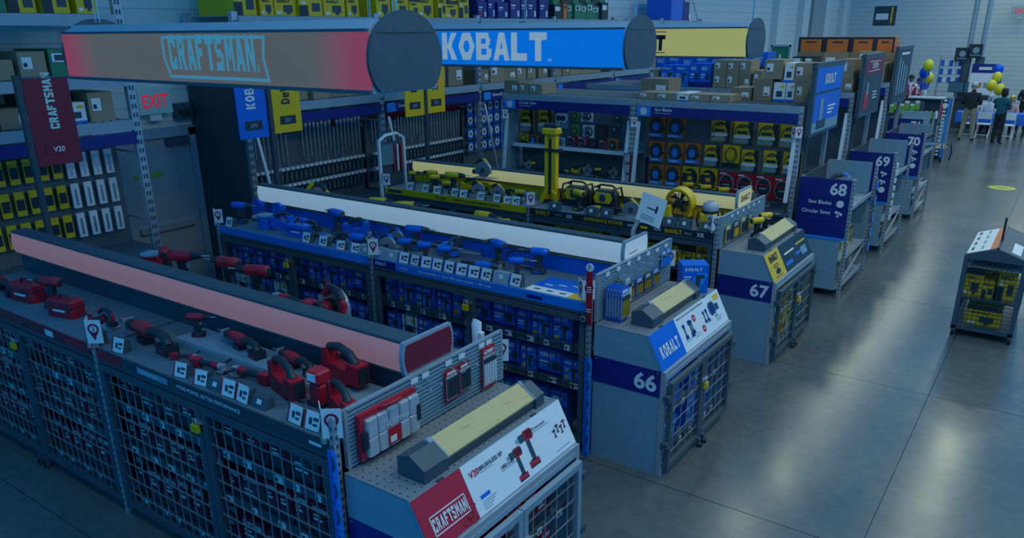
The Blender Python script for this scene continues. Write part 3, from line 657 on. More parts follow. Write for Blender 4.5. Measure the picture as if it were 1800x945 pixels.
    part('sign_clip', MB().use('dark').box(-.165, -.15, .22, .27, 1.218, 1.232).box(-.165, -.15, DEP - .3, DEP - .25, 1.218, 1.232), t)
    return t
WHERE = {'red': 'red', 'blue': 'blue', 'yellow': 'yellow'}
def lumber(key):
    y0 = SCH[key]['y']; xs = -2.545
    t = thing('lumber_stand', 'pale pine test board in a grey cradle on top of the %s end display' % WHERE[key], 'wood board', (xs, y0, 1.226))
    ya, yb = .16, DEP - (.13 if key != 'blue' else .33)
    tri = [(-.11, 0.001), (.085, 0), (.085, .075), (-.02, .14), (-.11, .11)]
    part('cradle_block', MB().use('dark').prism(tri, 'y', ya, ya + .20), t); part('cradle_block', MB().use('dark').prism(tri, 'y', yb - .06, yb + .03), t)
    part('cradle_rail', MB().use('charcoal').prism([(-.07, 0), (.07, 0), (.07, .03), (-.02, .075)], 'y', ya + .2, yb - .06), t)
    mb = MB().use('wood'); mb.xf = Matrix.Translation((.0, 0, .085)) @ Matrix.Rotation(math.radians(32), 4, 'Y'); mb.box(-.075, .075, ya + .21, yb - .07, -.012, .028)
    part('board', mb, t)
    mb = MB().use('panel'); mb.xf = Matrix.Translation((.0, 0, .085)) @ Matrix.Rotation(math.radians(32), 4, 'Y'); mb.box(-.08, .08, ya + .17, ya + .21, -.016, .035).box(-.08, .08, yb - .07, yb - .05, -.016, .035)
    part('end_strap', mb, t, stuff=True)
def slat_panel(key, ztop, ya=.06, yb=1.48):
    y0 = SCH[key]['y']
    t = thing('slat_panel', 'grey slatted hanging panel behind the %s end display' % WHERE[key], 'panel', (-2.925, y0, 1.222))
    h = ztop - 1.222; part('panel_core', MB().use('dark').box(-.012, .003, ya, yb, 0, h), t)
    n = int(h / .026); mb = MB().use('panel')
    for i in range(n): z = .004 + i * (h - .008) / n; mb.box(.003, .014, ya, yb, z, z + .016)
    part('slats', mb, t, stuff=True); part('top_rail', MB().use('steel').box(-.014, .016, ya - .005, yb + .005, h, h + .014), t)
    part('side_trim', MB().use('silver').box(-.014, .016, ya - .02, ya, 0, h + .014), t); part('side_trim', MB().use('silver').box(-.014, .016, yb, yb + .02, 0, h + .014), t)
    def hook(y, z, L=.13):
        part('hook', MB().use('chrome').tube([(.014, y, z), (L, y, z - .012), (L + .015, y, z + .004)], .004, 5).use('paper').box(.016, .02, y - .03, y + .03, z + .012, z + .045), t)
    return t, hook
def light_box(key):
    S = SCH[key]; y0 = S['y']; x0, x1 = X3 + .0, X1 - .02
    t = thing('light_box', {'red': 'long pink-lit light box running along the middle of the red counter', 'blue': 'long white-lit light box running along the middle of the blue counter', 'yellow': 'long pale yellow-lit light box running along the middle of the yellow counter'}[key], 'light box', (0, y0, ZC))
    z0, z1 = (.19, .375) if key != 'yellow' else (.155, .30)
    rz = z0
    cw = .74 if key == 'red' else .70
    part('riser', MB().use(S['riser']).box(x0, x1, .64, cw - .04, 0, rz - .035), t)
    part('riser_strip', MB().use('yellow' if key == 'blue' else S['riser']).box(x0, x1, .632, cw - .032, rz - .035, rz), t)
    pts = [(.60 - .018 * math.sin(PI * k / 8), z0 + (z1 - z0) * k / 8) for k in range(9)]
    ptsb = [(.60 + cw - a, b) for a, b in pts]
    mb = MB().use('dark').prism([(.64, z0), (cw - .04, z0), (cw - .04, z1), (.64, z1)], 'x', x0, x1)
    part('body', mb, t)
    for pp in (pts, ptsb):
        mb = MB().use(S['face']); n = len(pp)
        vs = [(x0 + .01, *p) for p in pp] + [(x1 - .01, *p) for p in pp]
        mb.add(vs, [(i, i + 1, n + i + 1, n + i) for i in range(n - 1)], True)
        ba = .64 if pp is pts else cw - .04
        mb.add([(x0 + .01, ba, z0), (x1 - .01, ba, z0), (x1 - .01, pp[0][0], z0), (x0 + .01, pp[0][0], z0)], [(0, 1, 2, 3)])
        part('lit_face', mb, t)
    part('cap', MB().use('dark').bev(x0, x1, .595, cw + .005, z1, z1 + .02, .008), t); part('lower_lip', MB().use('dark').box(x0, x1, .597, .63, z0 - .012, z0), t); part('lower_lip', MB().use('dark').box(x0, x1, cw - .03, cw + .003, z0 - .012, z0), t)
    # shaped brand panel at the aisle end
    def outline(k):
        yc, zc, hw, hh = .785, .293 if key != 'yellow' else .27, .235 - k, .105 - k
        return [(yc - hw * .92, zc - hh), (yc + hw * .92, zc - hh), (yc + hw * .985, zc - hh * .4), (yc + hw, zc), (yc + hw * .985, zc + hh * .4), (yc + hw * .92, zc + hh), (yc - hw * .92, zc + hh), (yc - hw * .985, zc + hh * .4), (yc - hw, zc), (yc - hw * .985, zc - hh * .4)]
    ep = part('end_panel', MB().use('steel').prism(outline(0), 'x', x1, x1 + .03), t)
    part('end_face', MB().use({'red': 'darkred', 'blue': 'whiteface', 'yellow': 'yellowface'}[key]).prism(outline(.018), 'x', x1 + .03, x1 + .034), ep)
    if key == 'yellow': put_logo('DeWALT', ep, (x1 + .035, .785, .235), (0, 1, 0), (0, 0, 1), .075, 'black', 'c', .6, .06)
    if key == 'blue': part('blue_band', MB().use('sky').box(x1 + .034, x1 + .036, .58, .99, .19, .235), ep); part('print_line', MB().use('red').box(x1 + .034, x1 + .036, .64, .8, .27, .278), ep)
    return t
def counter(key, b):
    S = SCH[key]; y0 = S['y']; xr, xl = ((X1, X2), (X2, X3))[b]
    lab = {'red': 'red tool', 'blue': 'blue tool', 'yellow': 'yellow tool'}[key]
    t = thing('display_counter', 'caged %s counter, %s' % (lab, ('bay beside the numbered end display', 'second bay away from the main aisle')[b]) if key != 'red' else 'caged %s counter, %s' % (lab, ('bay beside the sloped red sign', 'second bay away from the main aisle')[b]), 'counter', (0, y0, 0))
    c = S['cage']
    part('counter_top', MB().use('counter').box(xl + .02, xr - .02, .0, .64, ZC - .03, ZC), t); part('counter_top', MB().use('counter').box(xl + .02, xr - .02, .64, DEP, ZC - .03, ZC), t)
    part('center_panel', MB().use('charcoal').box(xl + .02, xr - .02, .70, .76, .05, ZC - .03), t)
    f = part('fascia', MB().use(S['fas'][1] if b == 0 else S['fas'][0]).box(xl + .025, xr - .025, -.016, -.001, 1.315, ZC + .005), t)
    part('fascia_trim', MB().use(c).box(xl + .025, xr - .025, -.012, .02, 1.285, 1.315), t); part('rear_fascia', MB().use('charcoal').box(xl + .025, xr - .025, DEP, DEP + .015, 1.29, ZC + .005), t)
    part('rear_panel', MB().use('charcoal').box(xl + .03, xr - .03, DEP - .03, DEP - .01, .05, 1.285), t)
    part('base', MB().use('dark').box(xl + .03, xr - .03, .05, DEP - .05, 0, .06), t)
    R_, U_ = (1, 0, 0), (0, 0, 1); yy = -.017
    T = lambda txt, x, z, h, m, al='l': put_text(txt, f, (x, yy, z), R_, U_, h, m, al)
    if key == 'blue':
        if b == 0:
            plate('print_block', f, (xl + .03, yy, 1.316), R_, U_, .3, .074, 'navy', .001, 0); put_logo('KOBALT', f, (xl + .06, yy - .001, 1.34), R_, U_, .034, 'paper')
            T('24V MAX', xl + .38, 1.345, .02, 'paper'); T('Next generation  >  Up to 30% more compact  >  85+ tools', xl + .62, 1.34, .034, 'paper')
            plate('print_block', f, (xr - .62, yy, 1.335), R_, U_, .16, .03, 'navy', .001, 0)
        else: plate('print_block', f, (xr - .6, yy, 1.318), R_, U_, .5, .07, 'sky', .001, 0)
    elif key == 'yellow':
        if b == 0:
            put_logo('DeWALT', f, (xl + .12, yy, 1.328), R_, U_, .05, 'yellow'); T('MAX', xl + .42, 1.335, .03, 'panel'); T('XR', xl + .56, 1.328, .048, 'paper'); T('EXPERIENCE POWER', xl + .82, 1.335, .042, 'yellow')
            for k in range(3): plate('print_block', f, (xl + 1.40 + k * .17, yy, 1.335), R_, U_, .09, .03, ('panel', 'yellow', 'panel')[k], .001, 0)
            put_logo('DeWALT', f, (xl + 1.88, yy, 1.328), R_, U_, .05, 'yellow'); T('MAX', xl + 2.12, 1.335, .03, 'panel'); T('XR', xl + 2.26, 1.328, .048, 'paper')
        else:
            plate('print_block', f, (xl + .06, yy, 1.338), R_, U_, .26, .038, 'charcoal', .001, 0); T('Xtreme', xl + .95, 1.335, .045, 'black'); T('COMPACT AND PERFORMANCE PROVEN', xl + 1.25, 1.34, .032, 'charcoal')
    else:
        if b == 0: plate('print_block', f, (xl + .55, yy, 1.33), R_, U_, .36, .045, 'panel', .001, 0); T('CRAFTSMAN', xl + .58, 1.338, .028, 'paper'); T('MORE POWER, BETTER PERFORMANCE', xl + 1.02, 1.338, .032, 'paper'); plate('print_block', f, (xr - .2, yy, 1.34), R_, U_, .1, .02, 'paper', .001, 0); plate('print_block', f, (xl + .0275, yy, 1.317), R_, U_, .32, .073, 'red', .001, 0)
        else: plate('print_block', f, (xr - .72, yy, 1.33), R_, U_, .12, .05, 'paper', .001, 0); plate('print_block', f, (xr - .42, yy, 1.318), R_, U_, .36, .07, 'red', .001, 0); plate('print_block', f, (xl + .1, yy, 1.33), R_, U_, .4, .03, 'panel', .001, 0)
    for z in (.93, .585, .14):
        s = part('shelf', MB().use('steel').box(xl + .03, xr - .03, .06, .69, z - .02, z), t)
        part('shelf_rail', MB().use(c).box(xl + .03, xr - .03, .045, .06, z - .035, z + .035), s)
        tags(s, xl + .06, xr - .1, .045, z + .03, 10)
    w = (xr - xl - .06) / 2
    for i in range(2): wire_door(t, Vector((xl + .03 + i * w + .004, -.004, .09)), (1, 0, 0), (0, -1, 0), w - .008, 1.185, c, S['wire'], 'r' if i == 0 else 'l', (.115, .12) if key != 'red' else (.09, .12), .05)
    xm = xl + .03 + w
    part('hasp', MB().use('chrome').box(xm - .05, xm + .03, -.045, -.025, 1.16, 1.18), t)
    padlock('yellow padlock on the cage doors under the %s counter, %s' % (key, ('bay beside the end display', 'second bay')[b]), Vector((xm - .03, y0 - .052, 1.15)), (0, -1, 0), (1, 0, 0))
    return t
for key in ('red', 'blue', 'yellow'):
    S = SCH[key]; y0 = S['y']
    endcap(key); lumber(key); light_box(key)
    for b in range(2):
        counter(key, b)
        xr, xl = ((X1, X2), (X2, X3))[b]
        bw = 'in the %s bay' % ('near', 'far')[b]
        for z, zn, hm in ((.93, 'top', .30), (.585, 'middle', .28), (.14, 'bottom', .38)):
            if key == 'yellow' and zn != 'top': continue
            kinds = S['box']
            if key == 'blue' and zn == 'middle': kinds = ['kob', 'wht', 'kob2']
            shelf_goods(kinds, S['boxn'], '%s shelf, %s bay under the %s counter' % (zn, ('near', 'far')[b], key), xl + .06, xr - .06, y0 + .27, z + .001, hm, .36, 0, 'x', 0, (.15, .27) if key != 'red' else (.12, .26))
    for z, zn, hm in ((.10, 'lower', .30), (.47, 'upper', .30)):
        for i, (a, bb, sd) in enumerate(((.06, DEP / 2 - .03, 'left'), (DEP / 2 + .03, DEP - .06, 'right'))):
            shelf_goods(S['box'], S['boxn'], '%s shelf, %s door of %s end display' % (zn, sd, key), y0 + a, y0 + bb, XF - .27, z + .001, hm, .38, PI / 2, 'y', 0, (.12, .22))
    # bay posts as free-standing uprights of the row
    for i, x in enumerate((X1, X2, X3)):
        t = thing('row_upright', 'slotted grey steel upright of the %s row, %s' % (key, ('next to the end display', 'between its two counter bays', 'at its far end')[i]), 'upright', (x, y0 - .005, 0))
        post(t, 0, 0, 0, ZC + (.16 if i == 0 else .10), w=.038)
    if key != 'red': continue
# padlocks and goods on the aisle-end cages
for key in ('red', 'blue', 'yellow'):
    y0 = SCH[key]['y']; padlock('yellow padlock on the %s end display cage' % key, Vector((XF + .085, y0 + DEP / 2 + .02, .60)), (1, 0, 0), (0, 1, 0))
# ------------------------------------------------------------------ overhead light signs
def hanging_sign(key, label, face, letter, x0=-6.03, x1=-2.99):
    y0 = SCH[key]['y']; xm = (x0 + x1) / 2; hx = (x1 - x0) / 2
    t = thing('hanging_sign', label, 'sign', (xm, y0, 3.0))
    t['label'] = label
    yc = .755
    def D(r, zb, rz=None):
        pts = []
        rz = rz or r * .84
        for k in range(33):
            a = math.radians(-52 + 284 * k / 32); y = yc + r * math.cos(a); z = .365 + rz * math.sin(a); pts.append((y, max(z, zb)))
        return pts
    part('body', MB().use('steel').prism([(.50, .195), (1.01, .195), (1.01, .51), (.93, .56), (.58, .56), (.50, .51)], 'x', -hx, hx), t)
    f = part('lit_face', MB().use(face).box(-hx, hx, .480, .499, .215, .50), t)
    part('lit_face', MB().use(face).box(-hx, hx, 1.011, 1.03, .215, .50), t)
    part('edge_trim', MB().use('dark').box(-hx, hx, .476, .50, .195, .215).box(-hx, hx, .476, .50, .50, .515), t)
    for s, a, b in ((1, hx, hx + .02), (-1, -hx - .02, -hx)):
        e = part('end_disc', MB().use('dark').prism(D(.287, .205), 'x', a, b), t)
        part('disc_seam', MB().use('black').box(a - .001, b + .001, yc - .22, yc + .22, .49, .496), e)
        part('suspension_cable', MB().use('chrome').cyl((a + .01 - s * .05, yc, .58), (a + .01 - s * .05, yc, 4.3), .006, 6).cyl((a + .01 - s * .05, yc - .03, .58), (a + .01 - s * .05, yc - .03, 4.3), .004, 6), t)
    return t, f, xm, y0
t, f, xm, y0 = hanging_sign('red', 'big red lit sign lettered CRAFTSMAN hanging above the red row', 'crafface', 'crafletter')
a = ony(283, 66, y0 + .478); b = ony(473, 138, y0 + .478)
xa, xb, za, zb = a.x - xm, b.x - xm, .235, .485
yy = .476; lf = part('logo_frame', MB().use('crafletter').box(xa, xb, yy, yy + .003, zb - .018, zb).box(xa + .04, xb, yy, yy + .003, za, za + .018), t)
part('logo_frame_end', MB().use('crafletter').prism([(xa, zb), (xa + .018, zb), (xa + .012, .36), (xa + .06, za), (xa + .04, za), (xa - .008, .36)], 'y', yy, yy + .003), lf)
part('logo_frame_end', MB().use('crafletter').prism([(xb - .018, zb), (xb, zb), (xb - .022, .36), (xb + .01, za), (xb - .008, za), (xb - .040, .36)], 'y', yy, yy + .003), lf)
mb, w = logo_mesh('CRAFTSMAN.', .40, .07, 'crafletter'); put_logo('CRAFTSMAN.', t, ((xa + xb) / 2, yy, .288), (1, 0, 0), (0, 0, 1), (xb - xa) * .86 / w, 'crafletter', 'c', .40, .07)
t, f, xm, y0 = hanging_sign('blue', 'bright blue lit sign lettered KOBALT hanging above the blue row', 'kobface', 'kobletter')
a = ony(777, 64, y0 + .478); b = ony(961, 108, y0 + .478); mb, w = logo_mesh('KOBALT', .76, .07, 'kobletter')
put_logo('KOBALT', t, (a.x - xm, .478, .255), (1, 0, 0), (0, 0, 1), (b.x - a.x) / w, 'kobletter', 'l', .76, .07)
put_text('TM', t, (b.x - xm + .01, .478, .255), (1, 0, 0), (0, 0, 1), .02, 'kobletter')
t, f, xm, y0 = hanging_sign('yellow', 'yellow lit sign lettered DeWALT hanging above the yellow row', 'dewface', 'dewletter')
b = ony(1169, 85, y0 + .478)
put_logo('DeWALT', t, (b.x - xm, .478, .27), (1, 0, 0), (0, 0, 1), .165, 'dewletter', 'r', .72, .06)
for zz in (.245, .465): plate('logo_rule', t, (b.x - xm - .95, .478, zz), (1, 0, 0), (0, 0, 1), .95, .009, 'dewletter', .001, .002)
# ------------------------------------------------------------------ flag poles at the far row ends
def banner(label, y0, z0, z1, w, col, logo, badge, lm='paper', bm='black', x=-8.0):
    t = thing('hanging_banner', label, 'banner', (x, y0, z0))
    part('cloth', MB().use(col).box(-.006, .006, 0, w, 0, z1 - z0), t)
    part('top_bar', MB().use('dark').cyl((0, 0, z1 - z0), (0, w, z1 - z0), .012, 8), t)
    put_logo(logo, t, (.007, w * .62, .34), (0, 0, 1), (0, -1, 0), *((.13, lm, 'l', .55, .07) if len(logo) < 8 else (.085, lm, 'l', .62, .06)))
    bp = plate('badge', t, (.007, w * .22, .10), (0, 1, 0), (0, 0, 1), w * .56, .10, bm); put_text(badge, bp, (.012, w * .5, .125), (0, 1, 0), (0, 0, 1), .05, 'panel' if bm == 'black' else 'paper', 'c')
    return t
for i, (y, nm_) in enumerate(((3.46, 'red'), (6.245, 'blue'), (9.10, 'yellow'))):
    p = thing('banner_pole', 'tall dark pole at the far end of the %s row, carrying banners' % nm_, 'pole', (-8.0, y, 0))
    part('pole', MB().use('charcoal').box(-.025, .025, -.025, .025, .03, 3.15), p); part('foot', MB().use('dark').bev(-.20, .03, -.14, .14, 0, .03, .01), p)
banner('dark red vertical banner lettered CRAFTSMAN V20, at the far left', 3.50, 2.31, 3.12, .42, 'darkred', 'CRAFTSMAN', 'V20', 'crafletter', 'darkred')
banner('blue vertical banner lettered KOBALT 24V on the left pole', 5.78, 2.31, 3.12, .42, 'kblue', 'KOBALT', '24V')
banner('yellow vertical banner lettered DeWALT 20V, beside the blue banner', 6.29, 2.33, 3.12, .43, 'yellow', 'DeWALT', '20V', 'black')
banner('yellow vertical banner badged 20V under the red sign disc', 8.65, 2.32, 3.05, .42, 'yellow', 'DeWALT', '20V', 'black')
banner('yellow vertical banner badged 12V, right of the matching 20V banner', 9.13, 2.33, 3.05, .42, 'yellow', 'DeWALT', '12V', 'black')
# ------------------------------------------------------------------ power tools
def M3(key): return {'red': ('red', 'black'), 'blue': ('kblue', 'charcoal'), 'yellow': ('yellow', 'black')}[key]
def t_drill(t, a, b):
    part('battery', MB().use(b).bev(-.055, .065, -.038, .038, 0, .05, .008).use(a).box(-.03, .04, -.0385, .0385, .012, .03), t)
    part('handle', MB().use(b).prism([(-.03, .045), (.02, .045), (.03, .11), (.035, .17), (-.03, .17), (-.022, .11)], 'y', -.019, .019), t)
    part('trigger', MB().use('red' if a != 'red' else 'panel').box(.03, .045, -.01, .01, .12, .155), t)
    part('motor_housing', MB().use(a).tube([(-.09, 0, .2), (-.085, 0, .2), (-.02, 0, .2), (.07, 0, .2)], [.026, .036, .038, .035], 12).use(b).tube([(-.095, 0, .2), (-.088, 0, .2)], [.02, .03], 10), t)
    part('chuck', MB().use(b).tube([(.07, 0, .2), (.10, 0, .2), (.14, 0, .2)], [.028, .026, .016], 10).use('chrome').cyl((.14, 0, .2), (.20, 0, .2), .005, 6), t)
def t_circ(t, a, b):
    part('base_plate', MB().use('silver').box(-.15, .16, -.08, .07, 0, .006), t)
    g = [(.115 * math.cos(math.radians(k * 15)), .095 + .115 * math.sin(math.radians(k * 15))) for k in range(-1, 14)]
    part('blade_guard', MB().use('guard').prism(g + [(-.115, .06), (.1, .06)], 'y', -.055, -.015), t)
    part('blade', MB().use('chrome').disc((0, -.035, .102), (0, 1, 0), .095, .003, 24), t); part('arbor', MB().use('charcoal').disc((0, -.06, .105), (0, 1, 0), .03, .012, 14), t)
    part('motor_housing', MB().use(b).cyl((0, -.01, .105), (0, .09, .105), .048, 14).use(a).cyl((0, .02, .105), (0, .06, .105), .05, 14), t)
    part('handle', MB().use(a).tube([(.05, .0, .17), (.0, .0, .225), (-.08, .0, .215), (-.14, .0, .14), (-.10, .0, .07)], [.02, .022, .02, .019, .022], 8).use(b).tube([(-.02, .0, .222), (-.08, .0, .216), (-.12, .0, .17)], .0235, 8), t)
    part('battery', MB().use(b).box(-.19, -.09, .0, .07, .04, .09), t)
def t_recip(t, a, b):
    part('body', MB().use(a).tube([(-.02, 0, .075), (.06, 0, .08), (.15, 0, .078)], [.038, .042, .034], 10), t); part('nose_boot', MB().use(b).tube([(.15, 0, .078), (.20, 0, .075), (.24, 0, .07)], [.036, .032, .022], 10).use('silver').box(.235, .25, -.03, .03, .03, .1), t)
    part('blade', MB().use('chrome').box(.24, .36, -.001, .001, .055, .078), t); part('grip', MB().use(b).tube([(-.02, 0, .08), (-.10, 0, .10), (-.17, 0, .09), (-.19, 0, .05)], [.034, .024, .026, .03], 8), t)
    part('battery', MB().use(b).box(-.23, -.13, -.04, .04, 0, .055).use(a).box(-.21, -.15, -.041, .041, .01, .03), t); part('front_foot', MB().use(b).box(.02, .1, -.03, .03, 0, .042), t)
def t_grinder(t, a, b):
    part('body', MB().use(b).tube([(-.16, 0, .05), (-.06, 0, .055), (.03, 0, .055)], [.03, .026, .032], 10), t); part('motor_housing', MB().use(a).tube([(.02, 0, .055), (.06, 0, .055), (.10, 0, .055)], [.034, .038, .034], 10), t)
    part('gear_head', MB().use('silver').tube([(.10, 0, .055), (.15, 0, .055)], [.034, .028], 10).cyl((.14, 0, .012), (.14, 0, .08), .03, 10), t)
    part('wheel_guard', MB().use('guard').disc((.14, 0, .018), (0, 0, 1), .065, .016, 18), t); part('grinding_wheel', MB().use('charcoal').disc((.14, 0, .005), (0, 0, 1), .058, .01, 18), t)
    part('side_handle', MB().use(b).cyl((.12, .03, .07), (.12, .13, .08), .014, 8), t); part('battery', MB().use(a if a == 'red' else b).box(-.24, -.14, -.04, .04, .01, .09), t)
def t_jig(t, a, b):
    part('base_plate', MB().use('silver').box(-.10, .12, -.04, .04, 0, .006), t)
    part('body', MB().use(a).prism([(-.08, .01), (.08, .01), (.10, .05), (.09, .16), (.06, .175), (.05, .10), (-.07, .09), (-.10, .06)], 'y', -.035, .035), t)
    part('handle', MB().use(b).tube([(.07, 0, .165), (.0, 0, .185), (-.08, 0, .165), (-.12, 0, .12)], [.022, .02, .021, .024], 8), t); part('battery', MB().use(a).box(-.17, -.09, -.037, .037, .03, .13).use(b).box(-.175, -.17, -.03, .03, .04, .12), t)
    part('blade', MB().use('chrome').box(.085, .10, -.001, .001, .008, .05), t); part('dust_cover', MB().use('clear').box(.10, .115, -.025, .025, .02, .07), t)
def t_fan(t, a, b):
    part('base', MB().use(b).bev(-.13, .13, -.10, .10, 0, .05, .02), t); part('stand', MB().use(a).prism([(-.13, .04), (-.09, .04), (-.10, .2), (-.15, .2)], 'y', -.03, .03).prism([(.09, .04), (.13, .04), (.15, .2), (.10, .2)], 'y', -.03, .03), t)
    part('ring', MB().use(a).disc((0, 0, .20), (0, 1, .15), .165, .12, 24, .135), t); part('hub', MB().use(b).disc((0, -.03, .195), (0, 1, .15), .045, .09, 14), t)
    g = MB().use('blackwire')
    for r_ in (.06, .085, .11, .135): g.disc((0, -.062, .19), (0, 1, .15), r_ + .004, .006, 24, r_)
    for k in range(12): th = PI * k / 6; g.bar((.04 * math.cos(th), -.062, .19 + .04 * math.sin(th)), (.15 * math.cos(th), -.062 , .19 + .15 * math.sin(th)), .006)
    part('grille', g, t)
    for k in range(5):
        th = 2 * PI * k / 5; part('fan_blade', MB().use('charcoal').prism([(0, 0), (.11 * math.cos(th - .3), .11 * math.sin(th - .3)), (.13 * math.cos(th + .3), .13 * math.sin(th + .3))], 'y', -.01, -.004), t).location = (0, 0, .195)
def t_radio(t, a, b):
    part('case', MB().use(b).bev(-.15, .15, -.09, .09, .03, .24, .03), t); part('front_panel', MB().use(a).prism([(-.10, .09), (.10, .09), (.13, .15), (.10, .22), (-.10, .22), (-.13, .15)], 'y', -.105, -.09), t)
    part('speaker', MB().use('charcoal').disc((-.0, -.107, .15), (0, 1, 0), .045, .008, 18), t); part('display', MB().use('panel').box(-.05, .05, -.112, -.105, .195, .212), t)
    for s in (-1, 1): part('roll_bar', MB().use(b).tube([(s * .17, -.1, .02), (s * .185, -.1, .13), (s * .15, -.1, .27), (s * .15, .1, .27), (s * .185, .1, .13), (s * .17, .1, .02)], .014, 8), t)
    part('foot', MB().use(b).box(-.18, .18, -.11, .11, 0, .03), t); part('carry_handle', MB().use(b).tube([(-.14, 0, .26), (-.08, 0, .30), (.08, 0, .30), (.14, 0, .26)], .013, 8), t)
def t_blower(t, a, b):
    part('body', MB().use(a).tube([(-.12, 0, .10), (-.06, 0, .12), (.02, 0, .12), (.10, 0, .13)], [.05, .09, .085, .05], 12), t); part('nozzle', MB().use(b).tube([(.10, 0, .13), (.28, 0, .19), (.46, 0, .26)], [.05, .036, .03], 10), t)
    part('handle', MB().use(b).tube([(.03, 0, .2), (-.04, 0, .25), (-.13, 0, .21), (-.14, 0, .12)], .02, 8), t); part('battery', MB().use(b).box(-.2, -.11, -.05, .05, .0, .1), t); part('foot', MB().use(b).box(-.08, .04, -.06, .06, 0, .05), t)
def t_lantern(t, a, b):
    part('base', MB().use(a).bev(-.12, .12, -.10, .10, 0, .20, .025), t); part('front_panel', MB().use(b).box(-.09, .09, -.106, -.10, .03, .09), t)
    part('collar', MB().use(b).disc((0, 0, .215), (0, 0, 1), .11, .03, 20), t); part('dome', MB().use('clear').tube([(0, 0, .23), (0, 0, .26), (0, 0, .31), (0, 0, .345)], [.098, .105, .10, .05], 18), t)
    for s in (-1, 1): [part('side_bar', MB().use(b).tube([(s * .12, yy, .02), (s * .145, yy, .1), (s * .125, yy, .22)], .013, 6), t) for yy in (-.09, .09)]
def t_tower(t, a, b):
    part('mast', MB().use(a).box(-.075, -.03, -.035, .035, .04, .80).box(.02, .075, -.035, .035, .04, .80).use(b).box(-.03, .02, -.02, .02, .1, .74), t)
    part('lamp_head', MB().use(a).bev(-.105, .105, -.07, .07, .80, .87, .02).use(b).bev(-.09, .09, -.06, .06, .87, .91, .015), t); part('grip_collar', MB().use(b).box(-.11, .12, -.05, .05, .60, .63), t)
    for s in (-1, 1): part('leg', MB().use(a).prism([(s * .03, .16), (s * .09, .12), (s * .14, 0), (s * .08, 0)] if s > 0 else [(s * .08, 0), (s * .14, 0), (s * .09, .12), (s * .03, .16)], 'y', -.06, -.02), t)
    part('foot_bar', MB().use(b).box(-.15, .15, -.05, .08, 0, .04), t)
def t_miter(t, a, b):
    part('table', MB().use('silver').disc((0, 0, .05), (0, 0, 1), .15, .03, 20).use(b).box(-.14, .14, -.06, .06, 0, .04), t); part('fence', MB().use('silver').box(-.14, .14, .05, .07, .04, .10), t)
    part('blade_guard', MB().use(a).disc((0, .02, .27), (1, 0, .1), .145, .06, 22), t); part('blade', MB().use('chrome').disc((0.005, .0, .25), (1, 0, .1), .125, .004, 24), t)
    part('arm', MB().use(a).tube([(0, .14, .08), (0, .16, .2), (0, .08, .32)], .035, 8), t); part('motor', MB().use(b).cyl((.03, .03, .27), (.17, .03, .27), .05, 12), t); part('handle', MB().use(a).tube([(0, -.10, .33), (0, -.17, .37), (0, -.19, .30), (0, -.13, .26)], .018, 8), t)
def t_bucket(t, a, b):
    part('tub', MB().use(a).tube([(0, 0, 0), (0, 0, .16)], [.08, .095], 18), t); part('lid', MB().use('panel').disc((0, 0, .168), (0, 0, 1), .10, .015, 18), t); part('handle', MB().use('chrome').tube([(-.1, 0, .15), (-.05, -.02, .21), (.05, -.02, .21), (.1, 0, .15)], .004, 5), t)
def t_case(t, a, b):
    part('case_body', MB().use(a).bev(-.17, .17, -.08, .08, 0, .17, .015), t); part('lid_band', MB().use(b).box(-.172, .172, -.082, .082, .10, .112), t); part('name_plate', MB().use('paper').box(-.08, .08, -.084, -.08, .06, .08), t); part('handle', MB().use(b).tube([(-.07, 0, .165), (-.06, 0, .2), (.06, 0, .2), (.07, 0, .165)], .012, 6), t)
def t_chain(t, a, b):
    part('body', MB().use(a).bev(-.12, .10, -.07, .07, .02, .17, .03), t); part('rear_handle', MB().use(b).tube([(-.10, 0, .14), (-.18, 0, .16), (-.24, 0, .11), (-.18, 0, .05), (-.10, 0, .05)], .02, 8), t)
    part('front_handle', MB().use(b).tube([(.03, -.08, .08), (.04, -.09, .18), (.05, 0, .24), (.04, .09, .18), (.03, .08, .08)], .016, 8), t); part('hand_guard', MB().use(b).prism([(.09, .12), (.12, .12), (.14, .26), (.12, .26)], 'y', -.07, .07), t)
    part('guide_bar', MB().use('silver').prism([(.10, .05), (.40, .06), (.44, .08), (.40, .10), (.10, .11)], 'y', .03, .036), t); part('chain', MB().use('charcoal').tube([(.10, .033, .048), (.40, .033, .058), (.445, .033, .08), (.40, .033, .102), (.10, .033, .112)], .006, 5), t); part('foot', MB().use(b).box(-.1, .08, -.06, .06, 0, .03), t)
def t_inflator(t, a, b):
    t_drill(t, a, b); part('hose', MB().use('black').tube([(.12, 0, .19), (.22, .02, .2), (.30, .03, .16), (.30, -.02, .09), (.2, -.06, .02), (.05, -.07, .012)], .009, 7), t)
def t_light(t, a, b):
    part('body', MB().use(a).bev(-.04, .04, -.04, .04, .02, .12, .012), t); part('head', MB().use(a).bev(-.045, .045, -.045, .045, .13, .19, .01).use('paper').box(-.03, .03, -.048, -.045, .14, .18), t); part('battery', MB().use('black').box(-.05, .05, -.045, .045, 0, .025), t); part('neck', MB().use('charcoal').cyl((0, 0, .115), (0, 0, .135), .02, 8), t)
